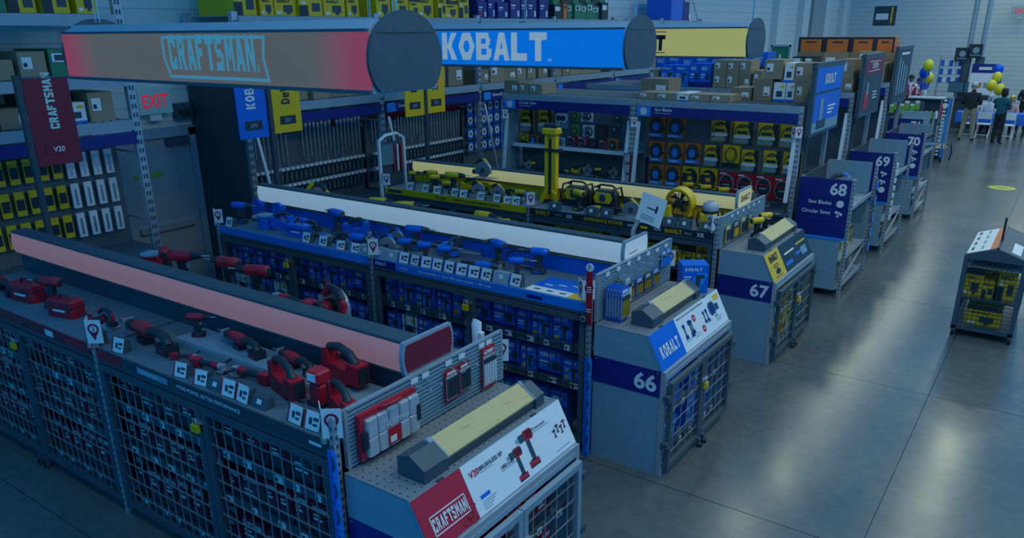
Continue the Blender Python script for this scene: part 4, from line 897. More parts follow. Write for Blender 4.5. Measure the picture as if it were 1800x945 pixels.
TOOLS = {'drill': (t_drill, 'cordless_drill', 'drill driver', 'drill'), 'circ': (t_circ, 'circular_saw', 'circular saw', 'circular saw'), 'recip': (t_recip, 'reciprocating_saw', 'reciprocating saw', 'saw'), 'grinder': (t_grinder, 'angle_grinder', 'angle grinder', 'grinder'),
 'jig': (t_jig, 'jigsaw', 'jigsaw', 'jigsaw'), 'fan': (t_fan, 'jobsite_fan', 'round jobsite fan', 'fan'), 'radio': (t_radio, 'jobsite_radio', 'boxy jobsite radio', 'radio'), 'blower': (t_blower, 'leaf_blower', 'blower with long nozzle', 'blower'), 'lantern': (t_lantern, 'area_light', 'area light with clear dome', 'lantern'),
 'tower': (t_tower, 'light_tower', 'tall folding light tower', 'work light'), 'miter': (t_miter, 'miter_saw', 'large miter saw', 'miter saw'), 'bucket': (t_bucket, 'tool_bucket', 'lidded tub', 'bucket'), 'case': (t_case, 'tool_case', 'hard tool case', 'case'), 'chain': (t_chain, 'chainsaw', 'chainsaw', 'chainsaw'), 'inflator': (t_inflator, 'tire_inflator', 'inflator with black hose', 'inflator'), 'light': (t_light, 'work_light', 'small work light', 'light')}
PROTO = {}; CNT = {}; SURF = {}
def bounds(o):
    lo = [9e9] * 3; hi = [-9e9] * 3
    for ch in o.children:
        for v in ch.data.vertices:
            c = ch.matrix_basis @ v.co
            for i in range(3): lo[i] = min(lo[i], c[i]); hi[i] = max(hi[i], c[i])
    return lo, hi
PB = {}
def foot(o, key, rz, sc):
    if key not in PB: PB[key] = bounds(o)
    lo, hi = PB[key]; c, s_ = math.cos(rz), math.sin(rz)
    xs = []; ys = []
    for x in (lo[0], hi[0]):
        for y in (lo[1], hi[1]): xs.append(sc * (x * c - y * s_)); ys.append(sc * (x * s_ + y * c))
    return min(xs), max(xs), min(ys), max(ys)
def settle(surf, o, key, rz, sc, w=1.0): SURF.setdefault(surf, []).append([o, foot(o, key, rz, sc), w])
def solve_lane(items, x0, x1, y0, y1, z, gap=.004):
    # items keep their order along the counter; they are only slid sideways until clear of one another
    P = []
    for o, f, w in items:
        k = min(1.0, (y1 - y0 - 2 * gap) / (f[3] - f[2])); P.append([o.location.x + k * (f[0] + f[1]) / 2, o.location.y + k * (f[2] + f[3]) / 2, k * (f[1] - f[0]) / 2 + gap, k * (f[3] - f[2]) / 2 + gap, w, k, o, f])
    P.sort(key=lambda p: p[0]); tot = sum(2 * p[2] for p in P)
    if tot > (x1 - x0) * .97:
        k = (x1 - x0) * .97 / tot
        for p in P: p[2] *= k; p[3] *= k; p[5] *= k
    for it in range(3000):
        mv = 0
        for p in P: p[0] = min(max(p[0], x0 + p[2]), x1 - p[2])
        for a, b in zip(P, P[1:]):
            d = a[2] + b[2] - (b[0] - a[0])
            if d > 1e-5: mv = max(mv, d); wa = b[4] / (a[4] + b[4]); a[0] -= d * wa; b[0] += d * (1 - wa)
        if mv < 1e-4: break
    for p in P:
        o, f = p[6], p[7]; y = min(max(p[1], y0 + p[3]), y1 - p[3])
        o.scale = o.scale * p[5]; o.location.x = p[0] - p[5] * (f[0] + f[1]) / 2; o.location.y = y - p[5] * (f[2] + f[3]) / 2; o.location.z = z
def solve_surface(items, x0, x1, lanes, z):
    L = [[] for _ in lanes]
    for it in items:
        o, f, w = it; y = o.location.y + (f[2] + f[3]) / 2
        if o.name.startswith('price_stand') and len(lanes) > 1 and lanes[0][1] - lanes[0][0] < .12: L[0].append(it); continue
        c = [(abs(y - (a + b) / 2), i) for i, (a, b) in enumerate(lanes) if not (b - a < .12)]
        L[min(c)[1]].append(it)
    for it, (a, b) in zip(L, lanes):
        if it: solve_lane(it, x0, x1, a, b, z)
TSK = {'red': 1.42, 'redback': 1.25, 'red_step': 1.42, 'blue': 1.3, 'yellow': 1.1, 'yellow_far': 1.25, 'blueback': 1.2}
def place(tool, key, loc, rz=0, sc=1.0, where='', rx=0, surf=None, free=False):
    if surf and tool not in ('miter', 'chain') and abs(math.sin(rz)) > .6: rz = math.copysign(math.radians(32) if math.cos(rz) > 0 else math.radians(148), math.sin(rz))
    fn, name, desc, cat = TOOLS[tool]; k = (tool, key); sc = sc * (1 if free else TSK.get(surf, 1.1))
    if k not in PROTO:
        o = bpy.data.objects.new(name, None); COL.objects.link(o); o.empty_display_size = .1
        fn(o, *M3(key)); PROTO[k] = o
    else: o = copy_tree(PROTO[k])
    o.location = loc; o.rotation_euler = (rx, 0, rz); o.scale = (sc, sc, sc)
    CNT[(tool, key, where)] = CNT.get((tool, key, where), -1) + 1; i = CNT[(tool, key, where)]
    colr = {'red': 'red', 'blue': 'blue', 'yellow': 'yellow'}[key]
    tag(o, '%s %s, %s such from the aisle, %s' % (colr, desc, ORD[i], where), cat, 'display tools on the counters')
    if surf: settle(surf, o, k, rz, sc, 60.0 if tool in ('tower', 'radio', 'fan', 'miter', 'chain', 'inflator', 'lantern') else 1.0)
    return o
def ped(key, loc, rz=0, h=.05, matn='dark', where='', i=0, w=.11, card=True, surf=None):
    # price stand: wedge with a white price card on its sloped face
    t = thing('price_stand', '%s price stand with %s, %s from the aisle %s' % ({'dark': 'black', 'steel': 'grey', 'white': 'white'}[matn], 'a printed white card' if card else 'a small label', ORD[i], where), 'price stand', loc, rz, 'price stands on the counters')
    part('wedge', MB().use(matn).prism([(-.03, 0), (.045, 0), (.045, h + .025), (.0, h + .025)], 'x', -w / 2, w / 2), t)
    M = Matrix.Translation((0, -.0305, .0)) @ Matrix.Rotation(math.radians(0) + math.atan2(h + .025, .03), 4, 'X')
    mb = MB().use('paper'); mb.xf = M
    L = math.hypot(h + .025, .03)
    if card:
        mb.box(-w / 2 + .004, w / 2 - .004, .004, L + .012, .0, .004); mb.use({'red': 'red', 'blue': 'kblue', 'yellow': 'yellow'}[key]).box(-w / 2 + .004, -w / 2 + .018, .004, L + .012, .004, .005)
        mb.use('charcoal').box(-.022, .004, L * .35, L * .75, .004, .005).box(.012, w / 2 - .012, L * .6, L * .8, .004, .005).box(.012, w / 2 - .02, L * .3, L * .45, .004, .005)
    else: mb.box(-.018, .022, L * .4, L * .8, 0, .003)
    part('price_card', mb, t)
    if surf: settle(surf, t, ('ped', h, matn, w, card), rz, 1.0)
    return t
W_ = {'red': 'on the red counter', 'blue': 'on the blue counter', 'yellow': 'on the yellow counter', 'redback': 'on the rear red counter', 'blueback': 'behind the white light box', '68': 'under the circular saw shelf'}
def onc(px, py, z=ZC + .001): return onz(px, py, z)
# low step and riser blocks that carry the second tier of tools
def step(label, key, x0, x1, ya, yb, h, matn):
    t = thing('display_step', label, 'display step', (0, SCH[key]['y'], ZC + .0005)); part('step_body', MB().use(matn).box(x0, x1, ya, yb, 0, h), t); part('front_lip', MB().use('silver').box(x0, x1, ya - .01, ya - .001, 0, h * .8), t); return t
step('low grey-white display step along the back of the red counter', 'red', -5.0, -3.12, .36, .595, .05, 'panel')
ZB = ZC + .052
def tools(key, lst, where=None, z=ZC + .001):
    wh = W_[where or key]; sf = where or key
    for it in sorted(lst, key=lambda q: -q[1]):
        tool, px, py, rz = it[:4]; sc = it[4] if len(it) > 4 else 1.0; zz = z + (it[5] if len(it) > 5 else 0)
        p = onz(px, py, zz); place(tool, key, p, math.radians(rz), sc, wh, surf=sf + ('_step' if (key == 'red' and not where and len(it) > 5 and it[5]) else '_far' if (sf == 'yellow' and px < 930) else ''))
tools('red', [('jig', 668, 690, 160, 1.15), ('jig', 590, 632, 175, 1.15, .051), ('jig', 548, 706, 165, 1.2), ('light', 606, 712, 0, 1.0), ('recip', 500, 612, 170, 1.05, .051), ('recip', 432, 590, 172, 1.1, .051), ('grinder', 480, 664, 185, 1.05),
  ('grinder', 392, 640, 30, 1.1), ('recip', 345, 600, 175, 1.1), ('circ', 285, 604, 200, 1.2), ('drill', 372, 560, 40, 1.1, .051), ('drill', 340, 545, 200, 1.1), ('case', 222, 592, 12, 1.15), ('grinder', 425, 650, 10, .9), ('case', 145, 560, 8, 1.1), ('recip', 95, 535, 170), ('grinder', 430, 548, 150)])
tools('red', [('circ', 645, 548, 170, 1.1), ('drill', 578, 548, 200, 1.05), ('drill', 545, 540, 190, 1.05), ('drill', 492, 520, 30, 1.05), ('grinder', 610, 560, 180), ('drill', 470, 505, 120), ('bucket', 386, 500, 0, .8)], 'redback')
tools('blue', [('inflator', 945, 478, 190, 1.15), ('recip', 850, 482, 12, 1.05), ('chain', 872, 432, 2, 1.1), ('drill', 908, 486, 30, 1.1), ('drill', 822, 478, 32, 1.05), ('drill', 793, 474, 32, 1.05), ('drill', 762, 470, 32, 1.05), ('circ', 775, 425, 12, 1.15), ('drill', 832, 432, 20, 1.05), ('drill', 925, 452, 160, 1.1),
  ('circ', 722, 460, 8, 1.0), ('jig', 702, 415, 12, 1.05), ('drill', 648, 400, 170, 1.1), ('recip', 660, 435, 5, .95), ('grinder', 610, 428, 5, .95), ('blower', 735, 412, 150, .55), ('recip', 600, 398, 170, .9), ('bucket', 498, 412, 0, 1.1), ('miter', 550, 385, 90, 1.2), ('miter', 462, 378, 90, 1.35), ('drill', 410, 385, 20, 1.2), ('jig', 560, 418, 5, 1.0), ('case', 530, 425, 5, .7)])
tools('yellow', [('circ', 505, 372, 200, 1.25), ('recip', 545, 378, 190, 1.1), ('drill', 575, 378, 20, 1.1), ('drill', 612, 392, 30, 1.1), ('grinder', 640, 408, 180, 1.1), ('drill', 668, 402, 70, 1.0), ('drill', 700, 390, 0, 1)], 'blueback')
tools('yellow', [('tower', 964, 356, 0, 1.0), ('radio', 1016, 352, 0, 1.1, 0), ('drill', 1000, 384, 160, 1.0, .0), ('radio', 1062, 368, 0, .9), ('grinder', 1034, 388, 185, .8), ('blower', 1110, 372, 150, 1.0), ('fan', 1190, 386, -4, 1.3), ('lantern', 1240, 404, 5, 1.05), ('jig', 1145, 384, 0, 1.0), ('circ', 1085, 385, 10, .9),
  ('circ', 842, 342, 15, 1.0), ('circ', 858, 350, 15, 1.0), ('drill', 880, 345, 60, 1.1), ('drill', 808, 340, 20, 1.0), ('drill', 790, 345, 40, 1.0), ('jig', 762, 326, 20, 1.15), ('drill', 735, 318, 200, 1.2), ('recip', 720, 322, 10, 1.0), ('drill', 760, 308, 30, 1.1), ('grinder', 905, 352, 20, 1.0), ('recip', 900, 338, 10, .95)])
pd = thing('display_plinth', 'yellow plinth block carrying a circular saw on the yellow counter', 'plinth', tuple(onc(786, 326))); part('block', MB().use('yellow').bev(-.16, .16, -.09, .09, 0, .20, .01), pd); part('front_print', MB().use('charcoal').box(-.1, .1, -.092, -.09, .05, .12), pd)
settle('yellow_far', pd, 'plinth', 0, 1.0, 50.0)
PED = {'red': [(240, 608), (335, 655), (450, 688), (448, 640), (545, 738), (640, 700), (300, 560), (520, 665)], 'blue': [(773, 482), (802, 486), (824, 490), (851, 495), (890, 488), (886, 498), (918, 500), (928, 480), (600, 438), (640, 444), (575, 430), (545, 424), (415, 395), (820, 465)], 'yellow': [(702, 338), (730, 342), (750, 345), (782, 350), (828, 356), (856, 360), (882, 364), (902, 368), (818, 345)]}
for key, l in PED.items():
    for i, (px, py) in enumerate(sorted(l, key=lambda q: -q[0])): ped(key, onc(px, py), math.radians(R.uniform(-8, 12)), .07, 'dark', W_[key], i, .13, surf=key + ('_far' if key == 'yellow' else ''))
for i, (px, py) in enumerate(((940, 486), (738, 480), (705, 474), (785, 460))): ped('blue', onc(px, py), 0, .07, 'steel', W_['blue'], i, .17, False, surf='blue')
for i, (px, py) in enumerate(((1230, 412), (1196, 404), (1170, 400), (1140, 394), (1060, 384), (1002, 392), (960, 374))): ped('yellow', onc(px, py), 0, .07, 'dark', W_['yellow'], i, .15, False, surf='yellow')
for i, (px, py) in enumerate(((398, 676), (480, 690))): ped('red', onc(px, py), 0, .04, 'dark', W_['red'], i, .14, False, surf='red')
ped('yellow', onc(1095, 412), 0, .09, 'dark', 'beside the blower', 0, .13, surf='yellow')
# printed mat lying on the blue counter
a, b, c, d_ = onc(928, 504), onc(975, 487), onc(1026, 494), onc(1026, 524)
mt = thing('counter_mat', 'blue and white printed mat lying on the blue counter by the aisle', 'mat', (0, 0, ZC + .001))
xm0, xm1, ym0 = -3.62, -2.995, P0 + .02
part('sheet', MB().use('kblue').box(xm0, xm1, ym0 + .13, ym0 + .42, 0, .003), mt); part('white_band', MB().use('paper').box(xm0, xm1 - .2, ym0, ym0 + .13, 0, .003), mt); part('yellow_band', MB().use('yellow').box(xm1 - .2, xm1, ym0, ym0 + .13, 0, .003), mt)
for k in range(4): part('print_line', MB().use('paper').box(xm0 + .08 + .12 * k, xm0 + .16 + .12 * k, ym0 + .2 + .04 * (k % 3), ym0 + .22 + .04 * (k % 3), .003, .004), mt)
for k in range(3): part('print_block', MB().use('charcoal').box(xm0 + .06 + .13 * k, xm0 + .12 + .13 * k, ym0 + .05, ym0 + .08, .003, .004), mt)
t = thing('wire_basket', 'chrome wire basket holding red packs on the rear red counter', 'basket', (onz(655, 578, ZC + .001).x, SCH['red']['y'] + 1.15, ZC + .001)); g = MB().use('chrome')
for k in range(6): z = .01 + .015 * k; e = .10 + .006 * k; g.tube([(-e - .08, -e * .6, z), (e + .08, -e * .6, z), (e + .08, e * .6, z), (-e - .08, e * .6, z), (-e - .08, -e * .6, z)], .003, 4)
part('wires', g, t, stuff=True); part('packs', MB().use('red').box(-.13, .02, -.04, .04, 0, .05).box(.03, .13, -.04, .04, 0, .06), t)
settle('redback', t, 'basket', 0, 1.0, 30.0)
LN = [(.010, .108), (.112, .335), (.340, .577)]
for sf, key, lanes, xl, xr in (('red', 'red', [(.010, .108), (.112, .345)], X3, X1), ('red_step', 'red', [(.362, .575)], -4.99, -3.12), ('blue', 'blue', LN, X3, -3.63), ('yellow', 'yellow', LN, X2 - .13, X1), ('yellow_far', 'yellow', LN, X3, X2 - .13), ('redback', 'red', [(1.08, 1.42)], X3, X1), ('blueback', 'blue', [(1.0, 1.42)], X3, X1)):
    y0 = SCH[key]['y']
    solve_surface(SURF[sf], xl + .03, xr - .03, [(y0 + a, y0 + b) for a, b in lanes], ZC + (.051 if sf == 'red_step' else .001))
q = pd.location; place('circ', 'yellow', (q.x, q.y - .035, q.z + .2005), math.radians(4), 1.0, 'on a plinth')
# ------------------------------------------------------------------ slatted panels and the goods hung on them
def local(p, t): return Vector(p) - Vector(t.location)
XS = -2.925
sp, hook = slat_panel('red', 1.57, .06, 1.48)
for y in (.60, .70, .92, 1.05, 1.26, 1.34): hook(y, .30)
# clear parts organiser with red frame
oc = thing('parts_organizer', 'clear parts organizer case with red frame hung on the red slat panel', 'organizer', (XS + .03, SCH['red']['y'] + .10, 1.255))
part('frame', MB().use('red').box(0, .03, 0, .035, 0, .28).box(0, .03, .035, .46, .25, .28).box(0, .03, .035, .46, 0, .012), oc)
for i in range(5):
    for j in range(2): part('bin', MB().use('clear').bev(.004, .055, .04 + .086 * i, .12 + .086 * i, .016 + .118 * j, .128 + .118 * j, .008), oc)
part('handle', MB().use('red').tube([(.03, .17, .27), (.07, .19, .29), (.07, .29, .29), (.03, .31, .27)], .011, 6), oc)
for y in (.02, .45): part('latch', MB().use('black').box(.03, .06, y - .015, y + .015, .08, .18), oc)
pt = part('paper_tag', MB().use('red').box(.058, .062, .19, .29, .03, .13).use('paper').box(.062, .063, .20, .25, .04, .08), oc)
put_logo('CRAFTSMAN', oc, (.058, .18, .15), (0, 1, 0), (0, 0, 1), .03, 'paper', 'l', .6, .07)
def blister(label, cat, loc, w, h, t, card, goods, n=4, gm='chrome', name='blister_pack'):
    o = thing(name, label, cat, loc)
    part('card', MB().use(card).box(0, .006, 0, w, -h, 0), o)
    for k in range(n): yy = w * (k + .5) / n; part(goods, MB().use(gm).cyl((.02, yy, -h * .85), (.02, yy, -h * .35), w * .3 / n, 6).use('charcoal').cyl((.02, yy, -h * .35), (.02, yy, -h * .25), w * .36 / n, 6), o)
    part('shell', MB().use('clear').box(.006, .012, w * .06, w * .94, -h * .92, -h * .2), o); part('logo_bar', MB().use('paper').box(.006, .008, w * .15, w * .85, -h * .16, -h * .08), o); return o
blister('red drill bit set hanging in the middle of the red slat panel', 'bit set', (XS + .03, SCH['red']['y'] + .86, 1.515), .12, .22, .03, 'red', 'bit', 5, 'charcoal')
blister('second red drill bit set hanging beside the first on the panel', 'bit set', (XS + .03, SCH['red']['y'] + 1.0, 1.515), .10, .21, .03, 'red', 'bit', 5, 'charcoal')
blister('red and silver blade set hanging near the right end of the red slat panel', 'blade set', (XS + .03, SCH['red']['y'] + 1.24, 1.535), .14, .30, .03, 'red', 'blade', 5, 'paper')
sp, hook = slat_panel('blue', 1.62, .06, 1.46)
for k in range(7): hook(.2 + .19 * k, .35 if k < 5 else .34)
for k in range(6): blister('blue carded long drill bit pack, %s of the bunch nearest the blue row upright' % ORD[k], 'bit pack', (XS + .05 + .026 * k, SCH['blue']['y'] + .12 + .002 * k, 1.52), .13, .29, .03, 'kblue', 'bit', 3, 'gold')
for k in range(3): blister('clear carded accessory, %s of the pale bunch on the blue slat panel' % ORD[k], 'accessory', (XS + .05 + .026 * k, SCH['blue']['y'] + .34, 1.55), .10, .27, .03, 'panel', 'rod', 3, 'paper')
for k in range(4): blister('small bit card with gold tips on the blue slat panel, %s from the left' % ORD[k], 'bit card', (XS + .03, SCH['blue']['y'] + .54 + .17 * k, 1.43), .11, .16, .02, ('charcoal', 'kblue')[k % 2], 'bit', 4, 'gold')
for k in range(2): blister('light blue carded accessory at the right end of the blue slat panel, %s' % ('left one', 'right one')[k], 'accessory', (XS + .03, SCH['blue']['y'] + 1.22 + .10 * k, 1.56), .085, .16, .02, 'sky', 'rod', 2, 'sky')
sp, hook = slat_panel('yellow', 1.565, .02, 1.43)
for k in range(6): hook(.3 + .18 * k, .29)
for k in range(4): blister('yellow and black accessory card on the yellow slat panel, %s from the left' % ORD[k], 'accessory', (XS + .03, SCH['yellow']['y'] + .10 + .24 * k, 1.46), .12, .19, .02, ('yellow', 'charcoal')[k % 2], 'bit', 4, ('charcoal', 'yellow')[k % 2])
# boxed blue tool standing on the 66 end display
q = onz(1240, 519, 1.223)
pack('kob', 'boxed_tool', 'blue tool box standing alone on top of end display 66', 'boxed tool', (-2.60, P0 + 1.285, 1.2265), (.24, .20, .26), math.radians(35))
# drill samples standing on the 67 end display
for i, (px, py) in enumerate(((1360, 368), (1375, 362))):
    q = onz(px, py, 1.226); place('drill', 'yellow', (-2.75, SCH['yellow']['y'] + .72 + .3 * i, 1.226), math.radians(60), 1.0, 'on the end display', free=True)
# location pin signs on the uprights
def pin_sign(label, loc, num, sc=1.0):
    t = thing('pin_sign', label, 'sign', loc); t.scale = (sc, sc, sc)
    for s, nm_ in ((-1, 'card'), (1, 'card')):
        n = Vector((s * .75, -1, 0)).normalized(); r = Vector((0, 0, 1)).cross(n) * -1; r = Vector((-n.y, n.x, 0)); u = Vector((0, 0, 1))
        org = Vector((0, -.0, 0)) if s > 0 else -r * .10
        mb = MB().use('paper'); M = Matrix.Translation(org) @ Matrix((r, u, n)).transposed().to_4x4(); mb.xf = M; mb.box(0, .10, 0, .16, -.004, 0)
        c = part(nm_, mb, t)
        m2 = MB().use('vest'); m2.xf = M; m2.disc((.05, .10, .001), (0, 0, 1), .036, .002, 20, .024); m2.prism([(.022, .08), (.05, .022), (.078, .08), (.05, .066)], 'z', 0, .002); part('pin_mark', m2, c)
        put_text(num, c, org + r * .05 + u * .086, r, u, .028, 'vest', 'c')
    part('clip', MB().use('silver').box(-.012, .012, -.004, .012, -.03, .0), t)
for key, i, num in (('red', 0, '3'), ('red', 1, '2'), ('red', 2, '1'), ('blue', 0, '3'), ('blue', 1, '2'), ('blue', 2, '1'), ('yellow', 0, '3'), ('yellow', 1, '2'), ('yellow', 2, '1')):
    x = (X1, X2, X3)[i] - (.045 if i == 0 else 0); pin_sign('white map pin card on the %s row upright %s' % (key, ('beside its end display', 'between its bays', 'at its far end')[i]), (x, SCH[key]['y'] - .045, 1.43), num, 1.1 if key == 'red' else 1.0)
for key in ('red', 'blue'):
    pin_sign('white card with red map pin on the rear upright of the %s row' % key, (X1 - .02, SCH[key]['y'] + DEP + .06, 1.34), '4')
# strips of small packs clipped along the aisle-side uprights
for key, z0 in (('red', 1.40), ('blue', .95)):
    y = SCH[key]['y']; t = thing('clip_strip', 'vertical strip of small blue hanging packs on the %s row upright' % key, 'clip strip', (X1 + .03, y - .03, .1))
    part('strip', MB().use('silver').box(-.008, .0, -.006, .006, .15, z0 - .1), t)
    for k in range(6):
        z = z0 - .12 - k * .17
        p = part('pack', MB().use('sky').box(0, .035, -.03, -.024, z - .16, z).use('kblue').box(-.035, 0, -.03, -.024, z - .16, z), t); part('clip_hook', MB().use('charcoal').tube([(.0, -.032, z - .03), (.015, -.034, z - .08), (.0, -.032, z - .12)], .007, 5), p)
y = SCH['blue']['y']
t = thing('help_sign', 'tall narrow red sign with a question mark on the blue row upright', 'sign', (X1 + .012, y - .036, 1.22))
part('board', MB().use('red').box(-.028, .028, -.006, 0, 0, .50), t); part('round_top', MB().use('paper').disc((0, -.004, .49), (0, 1, 0), .034, .008, 20), t); put_text('?', t, (0, -.010, .472), (1, 0, 0), (0, 0, 1), .042, 'charcoal', 'c')
for k in range(5): part('print_line', MB().use('paper').box(-.02, .02, -.008, -.006, .32 - k * .02 - (.13 if k > 2 else 0), .328 - k * .02 - (.13 if k > 2 else 0)), t)
t = thing('call_button', 'round black call button on the blue row upright', 'button', (X1 - .03, y - .03, 1.27)); part('housing', MB().use('black').box(-.04, .04, -.03, 0, -.04, .04), t); part('ring', MB().use('silver').disc((0, -.032, 0), (0, 1, 0), .028, .006, 18, .02), t); part('knob', MB().use('charcoal').disc((0, -.034, 0), (0, 1, 0), .016, .01, 14), t)
# bent steel arm with a paper notice behind the 66 display
YA = P0 + 1.13
ab, a1, a2, a3 = ony(1112, 440, YA), ony(1113, 405, YA), ony(1128, 374, YA), ony(1150, 362, YA)
t = thing('notice_arm', 'bent silver arm rising from the blue row, ending at a paper notice', 'arm', (ab.x, YA, ZC + .001))
L_ = lambda v: Vector((v.x - ab.x, 0, v.z - ZC))
part('arm', MB().use('silver').tube([(0, 0, .0), L_(ab), L_(a1), L_(a1 * .4 + a2 * .6), L_(a2), L_(a3)], .022, 10), t); part('base_plate', MB().use('dark').box(-.06, .06, -.06, .06, 0, .012), t)
t2 = thing('paper_notice', 'tilted white paper notice with a hammer drawing, taped to the bent arm', 'paper', (a3.x, YA - .026, a3.z)); TR = Matrix.Rotation(math.radians(14), 4, 'Y')
pm = MB().use('paper'); pm.xf = TR; pm.box(-.13, .12, -.003, 0, -.17, .10); part('sheet', pm, t2)
pm = MB().use('charcoal'); pm.xf = TR; pm.box(-.05, .05, -.005, -.003, -.03, -.018).box(.035, .055, -.005, -.003, -.05, .02)
for k in range(3): pm.box(-.09, .05, -.005, -.003, -.10 - k * .02, -.096 - k * .02)
part('drawing', pm, t2)
# white paper tube and wire basket on the rear red counter
yr = SCH['red']['y']
t = thing('paper_tube', 'white rolled paper tube standing at the rear of the red counter', 'paper roll', (-3.03, yr + DEP - .06, ZC + .001)); part('roll', MB().use('white').tube([(0, 0, 0), (0, 0, .26), (0, .01, .27)], [.03, .035, .033], 14), t); part('loose_edge', MB().use('paper').box(.03, .05, -.02, .02, .0, .2), t)
SURF_SKIP = True
# ------------------------------------------------------------------ tall gondolas (rows 68 to 72)
def gondola(n, y0, bays, ztop=2.52, heads=('', ''), detail=True):
    xs = (-2.935, -5.42, -7.85)
    for b in range(bays):
        xr, xl = xs[b], xs[b + 1]
        t = thing('tall_gondola', 'tall grey shelving bay %s, %s' % ({'68': 'with the lettered navy header', '69': 'just behind the saw blade wall', '70': 'two rows behind the saw blade wall', '71': 'under the orange tool trunks'}[n], ('next to the main aisle', 'away from the main aisle')[b]), 'shelving', (0, y0, 0))
        for x in ((xr - .03, xl + .03)): 
            o = part('upright', MB().use('silver').box(x - .03, x + .03, -.0, .06, 0, ztop), t); part('rear_upright', MB().use('silver').box(x - .03, x + .03, DEP - .06, DEP, 0, ztop), t); mb = MB().use('dark'); z = .1
            while z < ztop - .05: mb.box(x - .018, x - .006, -.002, 0, z, z + .035); mb.box(x + .006, x + .018, -.002, 0, z, z + .035); z += .07
            part('slot_row', mb, o, stuff=True)
        part('beam', MB().use('steel').box(xl + .06, xr - .06, -.02, .03, ztop - .09, ztop), t); part('rear_beam', MB().use('steel').box(xl + .06, xr - .06, DEP - .03, DEP + .02, ztop - .09, ztop), t)
        mb = MB().use('wire')
        for k in range(30): x = xl + .07 + (xr - xl - .14) * k / 29; mb.box(x - .004, x + .004, .03, DEP - .03, ztop - .01, ztop - .002)
        for k in range(8): y = .06 + (DEP - .12) * k / 7; mb.box(xl + .06, xr - .06, y - .004, y + .004, ztop - .016, ztop - .009)
        part('wire_deck', mb, t, stuff=True)
        part('corner_sticker', MB().use('yellow').box(xl + .07, xl + .13, -.022, -.02, ztop - .03, ztop - .012), t)
        h = part('header_panel', MB().use('navy').box(xl + .06, xr - .06, -.03, -.021, ztop - .23, ztop - .092), t)
        if heads[b]:
            ic = plate('header_icon', h, (xl + .07, -.031, ztop - .23), (1, 0, 0), (0, 0, 1), .22, .137, 'sky', .002, 0); part('blade_icon', MB().use('paper').disc((xl + .18, -.036, ztop - .16), (0, 1, 0), .055, .003, 18), ic)
            put_text(heads[b], h, (xl + .36, -.031, ztop - .15), (1, 0, 0), (0, 0, 1), .045, 'paper'); plate('small_print', h, (xl + .36, -.031, ztop - .185), (1, 0, 0), (0, 0, 1), .25, .012, 'panel', .001, 0)
        me = MB().use('pegback').box(xl + .04, xr - .04, .54, .56, .08, ztop - .02).mesh('pegboard'); uv_plate(me, Vector((1, 0, 0)), Vector((0, 0, 1))); part('pegboard', me, t)
        zc = 1.08 if (n == '68' and b == 0) else 1.25; part('counter_top', MB().use('dark').box(xl + .04, xr - .04, -.12, .54, zc - .03, zc), t); part('base_cabinet', MB().use('charcoal').box(xl + .04, xr - .04, -.08, .54, .06, zc - .03), t); part('kick', MB().use('black').box(xl + .06, xr - .06, -.02, .5, 0, .06), t)
        for x in (xl + .08, xr - .08): part('brace', MB().use('white').bar((x, .03, 2.2), (x - .0, -.10, 1.25), .05, .03), t)
        if b == bays - 1: part('end_panel', MB().use('panel').box(xl - .02, xl, .0, .56, .1, ztop - .1), t)
        if n == '68' and b == 1:
            s = part('shelf', MB().use('panel').box(xl + .06, xr - .06, .22, .54, 1.66, 1.68), t); part('shelf_rail', MB().use('white').box(xl + .06, xr - .06, .21, .22, 1.64, 1.70), s)
    return t
Y68 = 10.86
gondola('68', Y68, 2, 2.52, ('Saw Blades', 'Circular Saws')); gondola('69', Y68 + PITCH, 2, 2.52, ('', '')); gondola('70', Y68 + 2 * PITCH, 2, 2.52, ('', ''))
